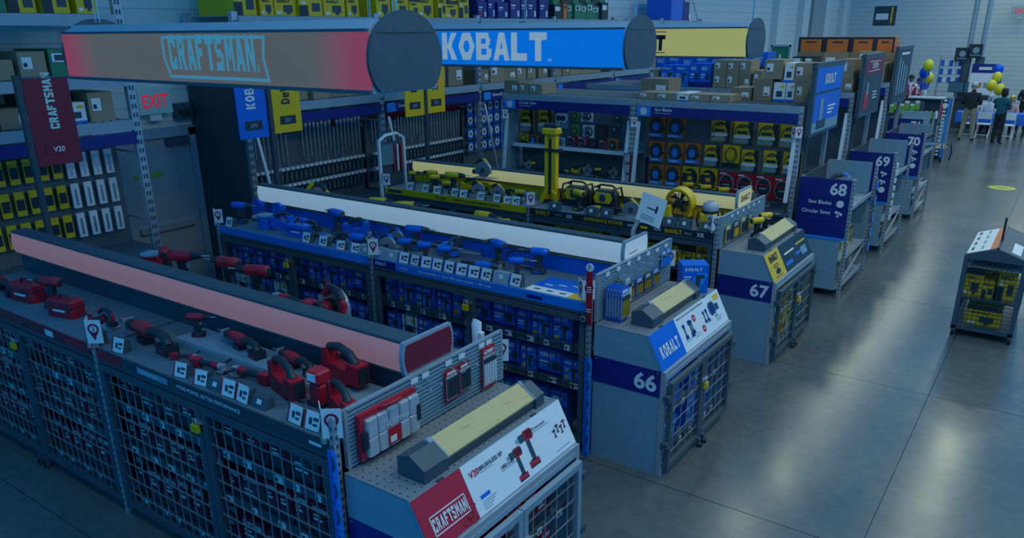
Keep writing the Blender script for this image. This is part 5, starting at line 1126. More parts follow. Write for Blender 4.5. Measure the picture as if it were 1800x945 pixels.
# saw blade packs
def blade_pack(kind):
    m = MB(); cardm = {'ob': 'orange', 'yb': 'yellow', 'yd': 'yellow', 'bk': 'yellow', 'rd': 'red', 'gw': 'panel', 'lm': 'lime', 'fx': 'paper', 'bkr': 'black', 'gr': 'olive', 'or': 'orange'}[kind]
    m.use(cardm).box(-.5, .5, 0, .03, -.5, .5)
    q = lambda mt, x0, x1, z0, z1, e=.01: m.use(mt).box(x0, x1, -e, 0, z0, z1)
    def dk(mt, r, z=0, x=0, e=.02, hole=0): m.use(mt).disc((x, -e / 2 - .001, z), (0, 1, 0), r, e, 20, hole)
    if kind == 'ob': dk('charcoal', .40, .05); dk('sky', .20, .02, 0, .03); q('sky', -.40, .40, -.46, -.28, .03); q('black', .3, .46, -.1, .0, .03); q('paper', -.3, .2, -.40, -.34, .035)
    elif kind == 'yb': q('black', .22, .5, -.5, .5); dk('black', .40, .0, -.03); dk('yellow', .34, .0, -.03, .03); q('black', -.28, .24, -.02, .10, .04); q('paper', -.42, .36, -.22, -.08, .04); q('panel', -.42, .3, -.42, -.26, .04); q('black', -.2, .1, .26, .31, .04)
    elif kind == 'yd': q('black', -.5, .5, -.5, -.32); dk('charcoal', .36, .05, 0, .02, .33); dk('gold', .28, .05, 0, .02); dk('yellow', .2, .05, 0, .03)
    elif kind == 'bk': dk('black', .46, -.04); dk('charcoal', .30, -.04, 0, .03); q('yellow', -.1, .16, -.12, .06, .04); q('yellow', -.3, .1, .2, .28, .04)
    elif kind == 'rd': dk('panel', .42, -.02, 0, .02, .38); dk('black', .36, -.02, 0, .02); q('red', -.36, .36, .06, .12, .03); q('paper', -.4, -.05, .40, .46, .02); q('panel', -.2, .2, -.1, -.04, .03)
    elif kind == 'fx': dk('black', .40, .0); dk('paper', .32, .0, 0, .025, .29); q('paper', -.3, .3, -.06, .12, .03); q('black', -.22, .22, -.02, .08, .04)
    elif kind == 'gw': dk('paper', .26, .05, -.2); dk('paper', .26, .05, .2); dk('charcoal', .16, .05, -.2, .03); dk('charcoal', .16, .05, .2, .03); q('navy', -.5, .5, .34, .5)
    elif kind == 'lm': dk('charcoal', .38, -.05); dk('lime', .2, -.05, 0, .03)
    else: dk('charcoal' if kind != 'or' else 'black', .36, -.05); dk('red' if kind == 'bkr' else 'panel', .14, -.05, 0, .03)
    return m.mesh('blade_pack')
BP = {}
DESC = {'ob': 'orange and blue', 'yb': 'yellow and black', 'yd': 'round-print yellow', 'bk': 'black disc', 'rd': 'red', 'gw': 'grey twin-blade', 'lm': 'lime green', 'fx': 'white and black', 'bkr': 'black', 'gr': 'olive', 'or': 'orange'}
def put_blades(lst, Y, where):
    for i, (px, py, kd, w, h) in enumerate(sorted(lst)):
        if kd not in BP: BP[kd] = blade_pack(kd)
        q = ony(px, py, Y); o = link('saw_blade_pack', BP[kd]); o.location = (q.x, Y, max(q.z, 1.085 + h / 2)); o.scale = (w, 1, h)
        tag(o, '%s saw blade pack, %s from left, %s' % (DESC[kd], ORD[i], where), 'saw blade', 'saw blade packs on the pegboard')
        r = o.copy
r1 = [(1154, 223, 'ob'), (1188, 225, 'ob'), (1267, 230, 'yb'), (1307, 234, 'yb'), (1350, 237, 'yb'), (1390, 240, 'yb')]
r2 = [(1154, 266, 'ob'), (1187, 269, 'ob'), (1217, 270, 'ob'), (1252, 274, 'yb'), (1285, 274, 'yd'), (1318, 283, 'yb'), (1357, 285, 'yb'), (1392, 288, 'yb')]
r3 = [(1153, 307, 'ob'), (1182, 309, 'ob'), (1213, 311, 'bk'), (1245, 314, 'bk'), (1277, 321, 'rd'), (1309, 325, 'rd'), (1342, 328, 'rd'), (1375, 333, 'rd')]
YP = Y68 + .508
for rr, (nm_, w, h) in ((r1, ('top blade row', .30, .32)), (r2, ('middle blade row', .255, .32)), (r3, ('bottom blade row', .262, .32))): put_blades([(*q, w, h) for q in rr], YP, nm_)
put_blades([(926, 213, 'yb', .27, .37), (958, 213, 'yb', .27, .37), (987, 209, 'gw', .25, .30), (1011, 203, 'lm', .12, .17), (1011, 229, 'lm', .12, .18), (1031, 204, 'fx', .22, .18), (1034, 231, 'fx', .21, .20), (1057, 231, 'bkr', .20, .21), (1081, 226, 'gr', .20, .20), (1086, 206, 'gr', .18, .14)], YP, 'circular saw bay')
put_blades([(921, 245, 'yd', .17, .15), (938, 247, 'ob', .15, .14), (960, 250, 'bkr', .15, .14), (985, 252, 'fx', .16, .13), (1004, 253, 'rd', .18, .17), (1023, 255, 'rd', .18, .17), (1042, 257, 'bkr', .15, .14), (1060, 259, 'rd', .15, .14), (1077, 259, 'or', .18, .18)], Y68 + .40, 'white shelf')
for o in bpy.data.objects:
    if o.name.startswith('saw_blade_pack') and abs(o.location.y - (Y68 + .40)) < .001: o.location.z = 1.681 + o.scale.z / 2
# tools on the low counter of row 68
Z68 = 1.251
l68 = [('circ', 905, 285, 20, 1.0), ('circ', 1022, 292, 10, 1.2), ('circ', 935, 288, 10, 1.2), ('circ', 1088, 302, 5, 1.15), ('drill', 1060, 312, 100, 1.0), ('drill', 1015, 308, 200, 1.1), ('drill', 870, 292, 20, 1), ('jig', 985, 300, 20, 1), ('grinder', 955, 296, 20, 1)]
for tool, px, py, rz, sc in sorted(l68, key=lambda q: -q[1]):
    q = onz(px, py, Z68); place(tool, 'yellow', q, math.radians(rz), sc * .95, 'row 68 counter', surf='68')
l68b = [('drill', 1165, 322, 60), ('drill', 1190, 326, 60), ('recip', 1140, 318, 10), ('drill', 1215, 330, 60), ('circ', 1250, 335, 10)]
for tool, px, py, rz in sorted(l68b, key=lambda q: -q[1]):
    q = onz(px, py, Z68); place(tool, 'yellow', q, math.radians(rz), .9, 'row 68 near bay', surf='68b')
solve_surface(SURF['68'], -7.70, -5.55, [(Y68 - .11, Y68 + .13), (Y68 + .14, Y68 + .46)], Z68); solve_surface(SURF['68b'], -5.3, -3.1, [(Y68 - .11, Y68 + .13), (Y68 + .14, Y68 + .46)], 1.081)
# tall merchandise chain hanging on the middle upright (red and clear packs)
t = thing('clip_strip', 'vertical strip of red-edged packs on the row 68 middle upright', 'clip strip', (-5.45, Y68 - .08, 1.25)); part('strip', MB().use('silver').box(-.008, .008, .01, .02, .0, .50), t)
for k in range(3): p = part('pack', MB().use('darkred').box(-.06, .06, 0, .01, .02 + .16 * k, .16 + .16 * k), t); part('shell', MB().use('clear').box(-.04, .04, -.02, 0, .03 + .16 * k, .15 + .16 * k), p)
for i, (x, nm_) in enumerate(((-7.80, 'left end'), (-5.42, 'middle'), (-2.99, 'aisle end'))): pin_sign('small map pin card on the %s upright of row 68' % nm_, (x, Y68 - .06, 2.12), '1', .9)
# cartons on top of the tall gondolas
def stack(lst, Y, z0, d, where, kindlab):
    for i, (pxa, pxb, py0, py1, kd) in enumerate(lst):
        a = ony(pxa, py0, Y); b = ony(pxb, py0, Y); c = ony(pxa, py1, Y)
        zb = max(z0, a.z)
        pack(kd, 'cardboard_carton' if kd.startswith('carton') else 'boxed_goods', '%s %s from the left on top of %s' % (ORD[i], kindlab, where), 'carton' if kd.startswith('carton') else 'box', ((a.x + b.x) / 2, Y + d / 2, zb), (b.x - a.x - .01, d, c.z - zb), 0, 'cartons on top of the gondolas')
ZG = 2.522
def topstack(Y, where, kindlab, rows, d=.45):
    # rows: list of (pxa, pxb, h, kind, level) resting on the deck or on the carton below
    tops = {}
    for i, (pa, pb, h, kd, base) in enumerate(rows):
        a = ony(pa, 150, Y); b = ony(pb, 150, Y)
        pack(kd, 'cardboard_carton' if kd.startswith('carton') else 'boxed_goods', '%s %s listed along the top of %s' % (ORD[i], kindlab, where) if False else '%s %s on top of %s%s' % (ORD[i], kindlab, where, ', upper layer' if base else ''), 'carton' if kd.startswith('carton') else 'box', ((a.x + b.x) / 2, Y + d / 2, ZG + base), (abs(b.x - a.x) - .012, d, h), 0, 'goods on top of the gondolas')
topstack(Y68 + .06, 'the saw blade bay', 'flat carton', [(1122, 1153, .10, 'carton', 0), (1153, 1190, .10, 'carton', 0), (1190, 1212, .11, 'wht', 0), (1212, 1250, .10, 'carton', 0), (1250, 1286, .10, 'carton', 0)])
topstack(Y68 + .06, 'the circular saw bay', 'carton', [(886, 912, .20, 'carton2', 0), (912, 930, .17, 'carton', 0), (930, 953, .16, 'carton', 0)])
topstack(Y68 + .62, 'the saw blade bay, rear row', 'large carton', [(1126, 1176, .26, 'carton2', 0), (1285, 1322, .17, 'carton2', 0), (1325, 1358, .30, 'carton2', 0), (1360, 1382, .26, 'wht', 0), (1382, 1398, .26, 'wht', 0), (1398, 1424, .26, 'carton', 0), (1340, 1374, .26, 'carton', .302), (1376, 1394, .26, 'wht', .262), (1394, 1424, .26, 'carton', .262)])
topstack(Y68 + PITCH + .1, 'the first shelving behind the saw blades', 'box', [(1140, 1156, .28, 'carton', 0), (1160, 1185, .36, 'kob', 0), (1185, 1210, .36, 'kob', 0), (1210, 1228, .40, 'kob2', 0), (1228, 1248, .40, 'kob2', 0), (1252, 1275, .24, 'carton', 0), (1275, 1297, .24, 'carton', 0), (1297, 1318, .24, 'carton2', 0), (1252, 1275, .22, 'carton', .242), (1275, 1297, .22, 'carton', .242), (1297, 1318, .22, 'carton', .242), (1322, 1340, .30, 'carton', 0), (1470, 1500, .2, 'carton2', 0), (1472, 1498, .3, 'carton', .202)])
topstack(Y68 + PITCH + .70, 'the shelving behind the saw blades', 'tall blue box', [(1150, 1172, .52, 'kob2', 0), (1172, 1196, .52, 'kob', 0), (1196, 1220, .50, 'kob2', 0), (1220, 1246, .52, 'kob', 0), (1246, 1270, .52, 'kob2', 0), (1290, 1315, .55, 'kob', 0), (1315, 1345, .58, 'kob2', 0)])
topstack(Y68 + 2 * PITCH + .1, 'the shelving behind the red-topped board', 'black or brown box', [(1388, 1408, .24, 'blk', 0), (1408, 1427, .24, 'blk', 0), (1388, 1408, .2, 'blk', .242), (1408, 1427, .2, 'blk', .242), (1428, 1460, .3, 'carton', 0), (1500, 1530, .34, 'carton2', 0), (1530, 1552, .34, 'carton', 0), (1500, 1535, .2, 'carton', .342)])
topstack(Y68 + 2 * PITCH + .62, 'the rear of that shelving', 'support carton', [(1395, 1440, .52, 'carton2', 0), (1440, 1486, .52, 'carton', 0), (1486, 1528, .52, 'carton2', 0), (1528, 1562, .52, 'carton', 0)])
topstack(Y68 + 2 * PITCH + .62, 'the stacked cartons', 'orange and black tool trunk', [(1395, 1440, .28, 'ora', .522), (1440, 1486, .28, 'ora', .522), (1486, 1528, .28, 'ora', .522), (1528, 1562, .28, 'ora', .522)])
# ------------------------------------------------------------------ open end displays of rows 68 to 71
def open_endcap(n, y0, lines, icons, dx=0):
    words = {'68': 'numbered 68 listing saw blades', '69': 'numbered 69 behind the saw blade display', '70': 'numbered 70 with three white icons', '71': 'numbered 71, last of the blue number panels'}[n]
    t = thing('open_end_display', 'open steel end display with navy panel ' + words, 'display stand', (dx, y0, 0))
    xa, xb = -2.87, -2.21
    npn = part('number_panel', MB().use('navy').box(xa, xb, -.004, .012, .80, 1.615), t)
    for k in range(6): part('slat', MB().use('navy').box(xa + .004, xb - .004, -.010, -.0042, .842 + k * .103 + (.0 if k < 5 else 0), .940 + k * .103 + (.152 if k == 5 else 0)), npn)
    part('bottom_strip', MB().use('sky').box(xa, xb, -.010, -.0042, .80, .838), npn)
    put_text(n, npn, (xb - .05, -.011, 1.405), (1, 0, 0), (0, 0, 1), .165, 'paper', 'r', 1.0, .03)
    for k, l in enumerate(lines): put_text(l, npn, (xb - .22, -.011, 1.275 - .13 * k), (1, 0, 0), (0, 0, 1), .05, 'paper', 'r')
    for k in range(icons):
        c = (xb - .11, -.013, 1.295 - .13 * k)
        if k % 3 == (0 if n == '68' else 2): part('icon', MB().use('paper').disc(c, (0, 1, 0), .048, .003, 18), npn)
        else: part('icon', MB().use('paper').bar((c[0] - .05, c[1], c[2] + .02), (c[0] + .04, c[1], c[2] - .01), .035, .003, (0, 1, 0)).bar((c[0] + .0, c[1], c[2]), (c[0] - .02, c[1], c[2] - .05), .003, .025, (1, 0, 0)), npn)
    part('lower_panel', MB().use('panel').box(xa, xb - .05, .0, .012, .10, .80), t); part('far_panel', MB().use('panel').box(xa, xb - .05, DEP - .02, DEP, .75, 1.66), t); part('back_panel', MB().use('charcoal').box(xa - .03, xa - .01, .02, DEP - .02, .08, 1.6), t)
    for y in (.02, DEP - .02):
        post(t, xb + .02, y, 0, 1.63, 'front_post', w=.042); part('rear_post', MB().use('silver').box(xa - .005, xa + .035, y + (.014 if y < 1 else -.05), y + (.05 if y < 1 else -.014), 0, 1.63), t)
    for z in (.12, .52, 1.20):
        part('shelf', MB().use('steel').box(xa, xb - .01, .03, DEP - .03, z - .02, z), t); part('front_rail', MB().use('silver').box(xb - .01, xb + .01, .045, DEP - .045, z - .01, z + .045), t)
    part('cross_brace', MB().use('silver').bar((xb + .0, .05, .16), (xb + .0, DEP - .05, .48), .03, .015), t)
    return t
E0 = {'68': Y68, '69': Y68 + PITCH, '70': Y68 + 2 * PITCH, '71': Y68 + 3 * PITCH}
open_endcap('68', E0['68'], ['Saw Blades', 'Circular Saws'], 2); open_endcap('69', E0['69'], [], 3); open_endcap('70', E0['70'], [], 3); open_endcap('71', E0['71'], [], 1, -.45)
gk = {'68': (['carton', 'carton2'], ['dew', 'carton'], 'carton'), '69': (['cra', 'cra2'], ['cra', 'cra'], 'red box'), '70': (['cra2', 'blk'], ['cra', 'grn'], 'red box'), '71': (['wht', 'blk'], ['kob', 'wht'], 'box')}
for n in ('68', '69', '70'):
    for j, (z, hm) in enumerate(((.121, .30), (.521, .32))):
        shelf_goods(gk[n][j], gk[n][2], '%s shelf, open end display %s' % (('bottom', 'middle')[j], {'68': 'sixty-eight', '69': 'sixty-nine', '70': 'seventy'}[n]), E0[n] + .08, E0[n] + DEP - .08, -2.56, z, hm, .44, PI / 2, 'y', 0, (.2, .34))
place('circ', 'blue', (-2.5, E0['68'] + .9, 1.202), .4, 1.5, 'on end display sixty-eight', free=True); place('case', 'blue', (-2.5, E0['69'] + .9, 1.202), 1.2, 1.2, 'on end display sixty-nine', free=True); place('blower', 'red', (-2.5, E0['70'] + .6, 1.202), 1.0, 1.2, 'on end display seventy', free=True); place('chain', 'red', (-2.5, E0['70'] + 1.1, 1.202), .6, 1.2, 'on end display seventy', free=True)
t = thing('clip_strip', 'vertical strip of round blue blade packs on the end display 68 post', 'clip strip', (-2.16, Y68 + DEP - .02, .3)); part('strip', MB().use('silver').box(-.006, 0, -.01, .01, 0, 1.15), t)
for k in range(5): d = part('round_pack', MB().use('black').disc((.008, 0, .12 + .23 * k), (1, 0, 0), .10, .008, 20), t); part('blade_print', MB().use('sky').disc((.014, 0, .12 + .23 * k), (1, 0, 0), .075, .004, 20, .03), d)
t = thing('clip_strip', 'vertical strip of white plugs on the end display 69 post', 'clip strip', (-2.16, E0['69'] + .02, .5)); part('strip', MB().use('silver').box(-.006, 0, -.01, .01, 0, 1.05), t)
for k in range(8): part('plug', MB().use('paper').bev(0, .03, -.03, .03, .06 + .12 * k, .13 + .12 * k, .006), t)
# ------------------------------------------------------------------ tall brand boards above the gondola ends
def brand_board(label, y0, z0, z1, kind, x=-2.90):
    t = thing('brand_board', label, 'sign board', (x, y0, z0)); h = z1 - z0; w = DEP
    part('frame', MB().use('dark').box(-.03, .03, 0, .05, 0, h).box(-.03, .03, w - .05, w, 0, h).box(-.03, .03, .05, w - .05, 0, .04).box(-.035, .035, -.01, w + .01, h - .07, h), t)
    r, u = (0, 1, 0), (0, 0, 1); g = lambda nm, a, b, c, d, m, o=.032: plate(nm, t, (o, a, c), r, u, b - a, d - c, m, .002, 0)
    part('core', MB().use('charcoal').box(-.02, .03, .05, w - .05, .04, h - .07), t)
    for y in (.12, w - .12): part('stem', MB().use('silver').box(-.02, .02, y - .02, y + .02, -(z0 - 2.52) if z0 > 2.52 else 0, .04 if z0 > 2.52 else .041), t)
    if kind == 'kob':
        g('upper_face', .05, w - .05, h * .60, h - .07, 'kblue'); g('lower_face', .05, w - .05, .04, h * .57, 'kblue'); g('white_foot', .05, w - .05, .04, h * .18, 'panel', .0345)
        put_logo('KOBALT', t, (.036, w * .5, h * .70), r, u, .13, 'paper', 'c', .62, .08); g('tool_print', .35, .5, h * .08, h * .5, 'panel', .037); g('tool_print', .25, .7, h * .08, h * .2, 'charcoal', .0372)
        for k in range(3): g('print_line', .75, 1.15 - .08 * k, h * (.36 - .05 * k), h * (.385 - .05 * k), 'paper', .037)
    elif kind == 'cra':
        g('upper_face', .05, w - .05, h * .68, h - .07, 'darkred'); put_logo('CRAFTSMAN', t, (.036, w * .5, h * .76), r, u, .09, 'paper', 'c', .45, .06); g('logo_rule', .3, 1.12, h * .72, h * .73, 'paper', .036); g('logo_rule', .3, 1.12, h * .87, h * .88, 'paper', .036)
        g('tool_print', .2, .5, h * .12, h * .4, 'red', .034); g('tool_print', .3, .42, h * .35, h * .55, 'panel', .0345)
        for k in range(3): g('print_line', .8, 1.1, h * (.36 - .05 * k), h * (.38 - .05 * k), 'paper', .034)
    else:
        for k in range(4): g('tool_print', .2 + .25 * k, .32 + .25 * k, h * .15, h * (.8 - .06 * k), 'panel', .034)
        g('print_line', .3, 1.1, h * .85, h * .89, 'paper', .034)
    return t
brand_board('tall blue board lettered KOBALT above the end of row 68', Y68 + .0, 2.525, 3.06, 'kob') if False else None
for (lab, y0, kind, zt) in (('tall blue brand board lettered KOBALT beyond the saw blades', Y68, 'kob', 3.07), ('tall dark brand board with red top lettered CRAFTSMAN', Y68 + PITCH, 'cra', 3.10), ('tall grey brand board printed with long tools, behind the red-topped board', Y68 + 2 * PITCH, 'gry', 3.16)):
    brand_board(lab, y0, 2.13, zt, kind, -2.86 if kind != 'gry' else -2.89)
YG = Y68 + 2 * PITCH + .12; ga, gb = ony(1351, 130, YG), ony(1385, 130, YG); gw = gb.x - ga.x
t = thing('hanging_banner', 'dark green vertical banner with white lettering beyond the cartons', 'banner', (ga.x, YG, 2.523)); part('cloth', MB().use('green').box(.03, gw - .03, -.006, .006, .08, .62), t)
for x in (0, gw - .03): part('frame_bar', MB().use('steel').box(x, x + .03, -.02, .02, 0, .66), t)
part('top_bar', MB().use('steel').box(0, gw, -.02, .02, .62, .66), t)
part('lettering_block', MB().use('paper').box(gw * .45, gw * .55, -.009, -.006, .10, .22).box(gw * .45, gw * .55, -.009, -.006, .25, .48), t)
# ------------------------------------------------------------------ rolling cage with gabled top in the main aisle
cg = thing('rolling_cage', 'dark wire display cage with gabled top standing in the main aisle', 'display cage', (-.735, 10.2, 0)); w, dp, ez, pz = .64, 1.30, 1.0, 1.115
for (x, y) in ((0, 0), (w - .05, 0), (0, dp - .05), (w - .05, dp - .05)): part('corner_post', MB().use('dark').box(x, x + .05, y, y + .05, .09, ez), cg)
for (x, y) in ((.025, .025), (w - .025, .025), (.025, dp - .025), (w - .025, dp - .025)): part('caster', MB().use('rubber').disc((x, y, .04), (1, 0, 0), .04, .03, 14).use('steel').box(x - .025, x + .025, y - .02, y + .02, .078, .092), cg)
part('base', MB().use('dark').box(.0, w, 0, dp, .09, .13), cg); part('shelf', MB().use('dark').box(.05, w - .05, .02, dp - .02, .46, .48), cg); part('top_tray', MB().use('steel').box(.05, w - .05, .02, dp - .02, .86, .88), cg)
def panel_grid(nm, org, r, L, h0, h1, c=.05):
    mb = MB().use('blackwire'); org = Vector(org); r = Vector(r)
    for k in range(1, int(L / c)): p = org + r * (c * k); mb.box(p.x - .003, p.x + .003, p.y - .003, p.y + .003, h0, h1)
    for k in range(int((h1 - h0) / c) + 1): z = h0 + c * k; q = org + r * L; mb.box(min(org.x, q.x) - .002, max(org.x, q.x) + .002, min(org.y, q.y) - .002, max(org.y, q.y) + .002, z - .003, z + .003)
    part(nm, mb, cg, stuff=True)
panel_grid('front_grid', (.05, .01, 0), (1, 0, 0), w - .1, .13, .95); panel_grid('side_grid', (.01, .05, 0), (0, 1, 0), dp - .1, .13, .95, .08); panel_grid('side_grid', (w - .01, .05, 0), (0, 1, 0), dp - .1, .13, .95, .08)
part('gable', MB().use('dark').prism([(0, ez - .04), (w, ez - .04), (w, ez), (w / 2, pz), (0, ez)], 'y', -.005, .02), cg); part('gable', MB().use('dark').prism([(0, ez - .04), (w, ez - .04), (w, ez), (w / 2, pz), (0, ez)], 'y', dp - .02, dp + .005), cg)
sL = math.hypot(w / 2, pz - ez)
for s in (0, 1):
    a = Vector((0, 0, ez)) if s == 0 else Vector((w, dp, ez)); u = Vector((w / 2, 0, pz - ez)).normalized() if s == 0 else Vector((-w / 2, 0, pz - ez)).normalized()
    r = Vector((0, -1, 0)) if s == 0 else Vector((0, 1, 0))
    if s == 0: a = Vector((0, dp, ez))
    else: a = Vector((w, 0, ez))
    rf = plate('roof_panel', cg, a, r, u, dp, sL, 'dark', .012, -.012)
    n_ = r.cross(u)
    if s == 0:
        plate('info_sheet', rf, a + r * .04 + u * .015 + n_ * .002, r, u, dp - .08, sL - .1, 'paper', .002, 0); plate('red_band', rf, a + r * .04 + u * (sL - .085) + n_ * .002, r, u, dp - .08, .07, 'orange', .002, 0)
        for k in range(4):
            for j in range(2): plate('tool_print', rf, a + r * (.12 + .29 * k) + u * (.05 + .10 * j) + n_ * .005, r, u, .16, .028, ('charcoal', 'panel')[j], .001, 0)
    else: plate('info_label', rf, a + r * .10 + u * .10 + n_ * .002, r, u, .5, .10, 'paper', .002, 0)
part('sign_pole', MB().use('black').box(w / 2 - .012, w / 2 + .012, .42, .45, pz - .01, pz + .28), cg); part('ridge_bar', MB().use('black').box(w / 2 - .012, w / 2 + .012, 0, dp, pz - .005, pz + .015), cg)
for i, (x, z, kd, ww, hh) in enumerate(((-.60, .481, 'dew', .20, .34), (-.26, .481, 'dew2', .18, .36), (-.43, .131, 'dew', .36, .24), (-.44, .481, 'dew2', .12, .22))): pack(kd, 'boxed_tool', '%s yellow boxed tool inside the rolling aisle cage' % ('left upper', 'right upper', 'wide lower', 'small middle')[i], 'boxed tool', (x, 10.2 + .28 + .0 * i, z), (ww, .3, hh))
for i in range(3): pack('dew', 'boxed_tool', '%s of three yellow boxes at the back of the rolling cage' % ORD[i], 'boxed tool', (-.60 + .17 * i, 10.2 + .85, .481), (.16, .3, .34))
# floor sticker
st = thing('floor_sticker', 'round yellow sticker on the concrete of the main aisle', 'sticker', tuple(onz(1761, 330, .0005))); part('disc', MB().use('balloony').disc((0, 0, .001), (0, 0, 1), .28, .002, 28), st); part('print', MB().use('charcoal').box(-.11, .11, -.03, .04, .002, .003), st)
# ------------------------------------------------------------------ far end of the main aisle
def at(px, py, Y): return ony(px, py, Y)
def gnd(px, py): return onz(px, py, 0)
# wet vacuum on the floor beyond display 70
q = gnd(1648, 283); t = thing('wet_vacuum', 'yellow and black wet vacuum on the floor beyond the end displays', 'vacuum', (q.x - .05, q.y, 0)); part('tank', MB().use('black').tube([(0, 0, .06), (0, 0, .36)], [.19, .21], 16), t); part('lid', MB().use('yellow').tube([(0, 0, .36), (0, 0, .43), (0, 0, .48)], [.215, .21, .12], 16), t)
for k in range(4): th = PI / 4 + PI / 2 * k; part('caster', MB().use('rubber').ball((.17 * math.cos(th), .17 * math.sin(th), .035), .035, 8, 5), t)
part('hose', MB().use('black').tube([(.15, 0, .42), (.3, .05, .5), (.34, .1, .25), (.3, .15, .03)], .02, 7), t)
# tall lit strip stand and low gondola with bottles
q = gnd(1655, 262); t = thing('strip_stand', 'tall silver stand with a white and blue ladder-like strip beside the aisle', 'display stand', (q.x, 24.2, 0)); t.location.x = ony(1658, 200, 24.2).x
part('frame', MB().use('silver').box(-.12, -.08, -.02, .02, 0, 1.75).box(.16, .20, -.02, .02, 0, 1.75).box(-.08, .16, -.02, .02, 1.70, 1.75), t)
for k in range(16): part('rung', MB().use('white').box(-.03, .05, -.03, -.02, .2 + .095 * k, .25 + .095 * k), t)
part('blue_edge', MB().use('sky').box(.08, .14, -.03, -.021, .15, 1.7), t)
Yd = 23.4; a = at(1602, 175, Yd); b = at(1648, 215, Yd)
t = thing('bottle_display', 'dark peg display of yellow and white bottles near the far counter', 'display stand', (a.x, Yd, 0)); ww = b.x - a.x
part('board', MB().use('dark').box(0, ww, 0, .04, 0, 1.75), t); part('top_shelf', MB().use('steel').box(-.05, ww + .1, -.3, .3, 1.75, 1.78), t); part('base', MB().use('charcoal').box(0, ww, -.3, 0, 0, .5), t)
for k in range(6):
    o = thing('spray_bottle', '%s hanging bottle from the left on the dark peg display' % ORD[k], 'bottle', (a.x + ww * (k + .5) / 6, Yd - .06, 1.25), 0, 'bottles on the far peg display'); part('bottle', MB().use(('yellow', 'yellow', 'paper', 'yellow', 'lime', 'paper')[k]).tube([(0, 0, 0), (0, 0, .16), (0, 0, .2)], [.04, .04, .015], 10), o); part('cap', MB().use('black').cyl((0, 0, .2), (0, 0, .25), .018, 8), o)
for k in range(6):
    q = at(1566 + 9 * k, 198 - (k % 2) * 5, 22.2); o = thing('glove_pack', '%s bright green hanging glove pack from the left, near display 71' % ORD[k], 'glove pack', (q.x, 22.2, q.z), 0, 'green glove packs'); part('card', MB().use('paper').box(-.05, .05, 0, .01, .16, .22), o); part('glove', MB().use('lime').bev(-.06, .06, -.03, .0, 0, .16, .015), o)
q = at(1540, 212, 22.3); t = thing('glove_rack', 'low dark rack holding the green glove packs', 'rack', (0, 22.3, 0)); part('board', MB().use('dark').box(at(1560, 200, 22.3).x, at(1622, 200, 22.3).x, -.02, .02, 0, 1.75), t); part('foot', MB().use('charcoal').box(at(1560, 200, 22.3).x, at(1622, 200, 22.3).x, -.2, .2, 0, .1), t)
q = at(1618, 176, 26.0); e = at(1660, 176, 26.0)
t = thing('red_counter_sign', 'dark red rectangular sign standing on the grey far counter', 'sign', (q.x, 26.0, 1.081)); part('board', MB().use('red').box(.2, e.x - q.x, 0, .03, .0, .36), t); part('print', MB().use('paper').box(.6, .75, -.004, 0, .25, .33), t); part('print_line', MB().use('paper').box(.25, .45, -.004, 0, .06, .09), t)
t = thing('far_counter', 'grey service counter below the red sign at the far end', 'counter', (at(1565, 180, 26).x, 26.0, 0)); cw = e.x - at(1565, 180, 26).x + .15
part('body', MB().use('panel').box(0, cw, -.2, .4, 0, 1.04), t); part('worktop', MB().use('dark').box(-.04, cw + .04, -.26, .45, 1.04, 1.08), t); part('front_panel', MB().use('charcoal').box(.1, cw - .1, -.21, -.2, .15, .95), t)
# folding table with blue cloth, folding chairs
Yt = 31.3; ta = at(1682, 198, Yt); tb = at(1815, 198, Yt)
t = thing('folding_table', 'long folding table under the blue cloth at the far end', 'table', (ta.x, Yt, 0)); tw = tb.x - ta.x
part('tabletop', MB().use('white').box(.02, tw - .02, 0, .75, .70, .735), t)
for x in (.15, tw - .15):
    for y in (.08, .67): part('leg', MB().use('black').cyl((x, y, 0), (x, y, .70), .018, 8), t)
c = thing('tablecloth', 'bright blue cloth draped over the far folding table', 'tablecloth', (ta.x, Yt, 0)); part('top', MB().use('tableblue').box(-.02, tw + .02, -.03, .78, .737, .745), c)
mb = MB().use('tableblue'); n = 30
vs = [(-.02 + (tw + .04) * k / n, -.03 - .02 * math.sin(k * 1.7) - .02, .74 - 0 * k) for k in range(n + 1)] + [(-.02 + (tw + .04) * k / n, -.06 - .035 * math.sin(k * 1.7), .40 + .02 * math.sin(k * .9)) for k in range(n + 1)]
mb.add(vs, [(k, k + 1, n + 2 + k, n + 1 + k) for k in range(n)], True); mb.add([(v[0], v[1] - .004, v[2]) for v in vs], [(n + 1 + k, n + 2 + k, k + 1, k) for k in range(n)], True); part('front_drop', mb, c); part('side_drop', MB().use('tableblue').box(-.035, -.022, -.03, .78, .40, .74), c)
for i, px in enumerate((1700, 1728, 1770)):
    q = at(px, 225, Yt - .55); t = thing('folding_chair', 'white folding chair at the blue table, %s' % ('left of the man in khaki', 'between the two standing people', 'right of the woman in teal')[i], 'chair', (q.x, Yt - .5, 0), 0, 'white folding chairs')
    part('seat', MB().use('white').box(-.2, .2, -.18, .2, .42, .45), t); part('backrest', MB().use('white').box(-.2, .2, -.24, -.215, .62, .84), t)
    for s in (-.2, .2): part('leg', MB().use('white').bar((s, .2, 0), (s, -.23, .84), .025), t); part('leg', MB().use('white').bar((s * .9, -.24, 0), (s * .9, .18, .43), .025), t)
    part('stretcher', MB().use('white').bar((-.18, -.19, .10), (.18, -.19, .10), .02), t)
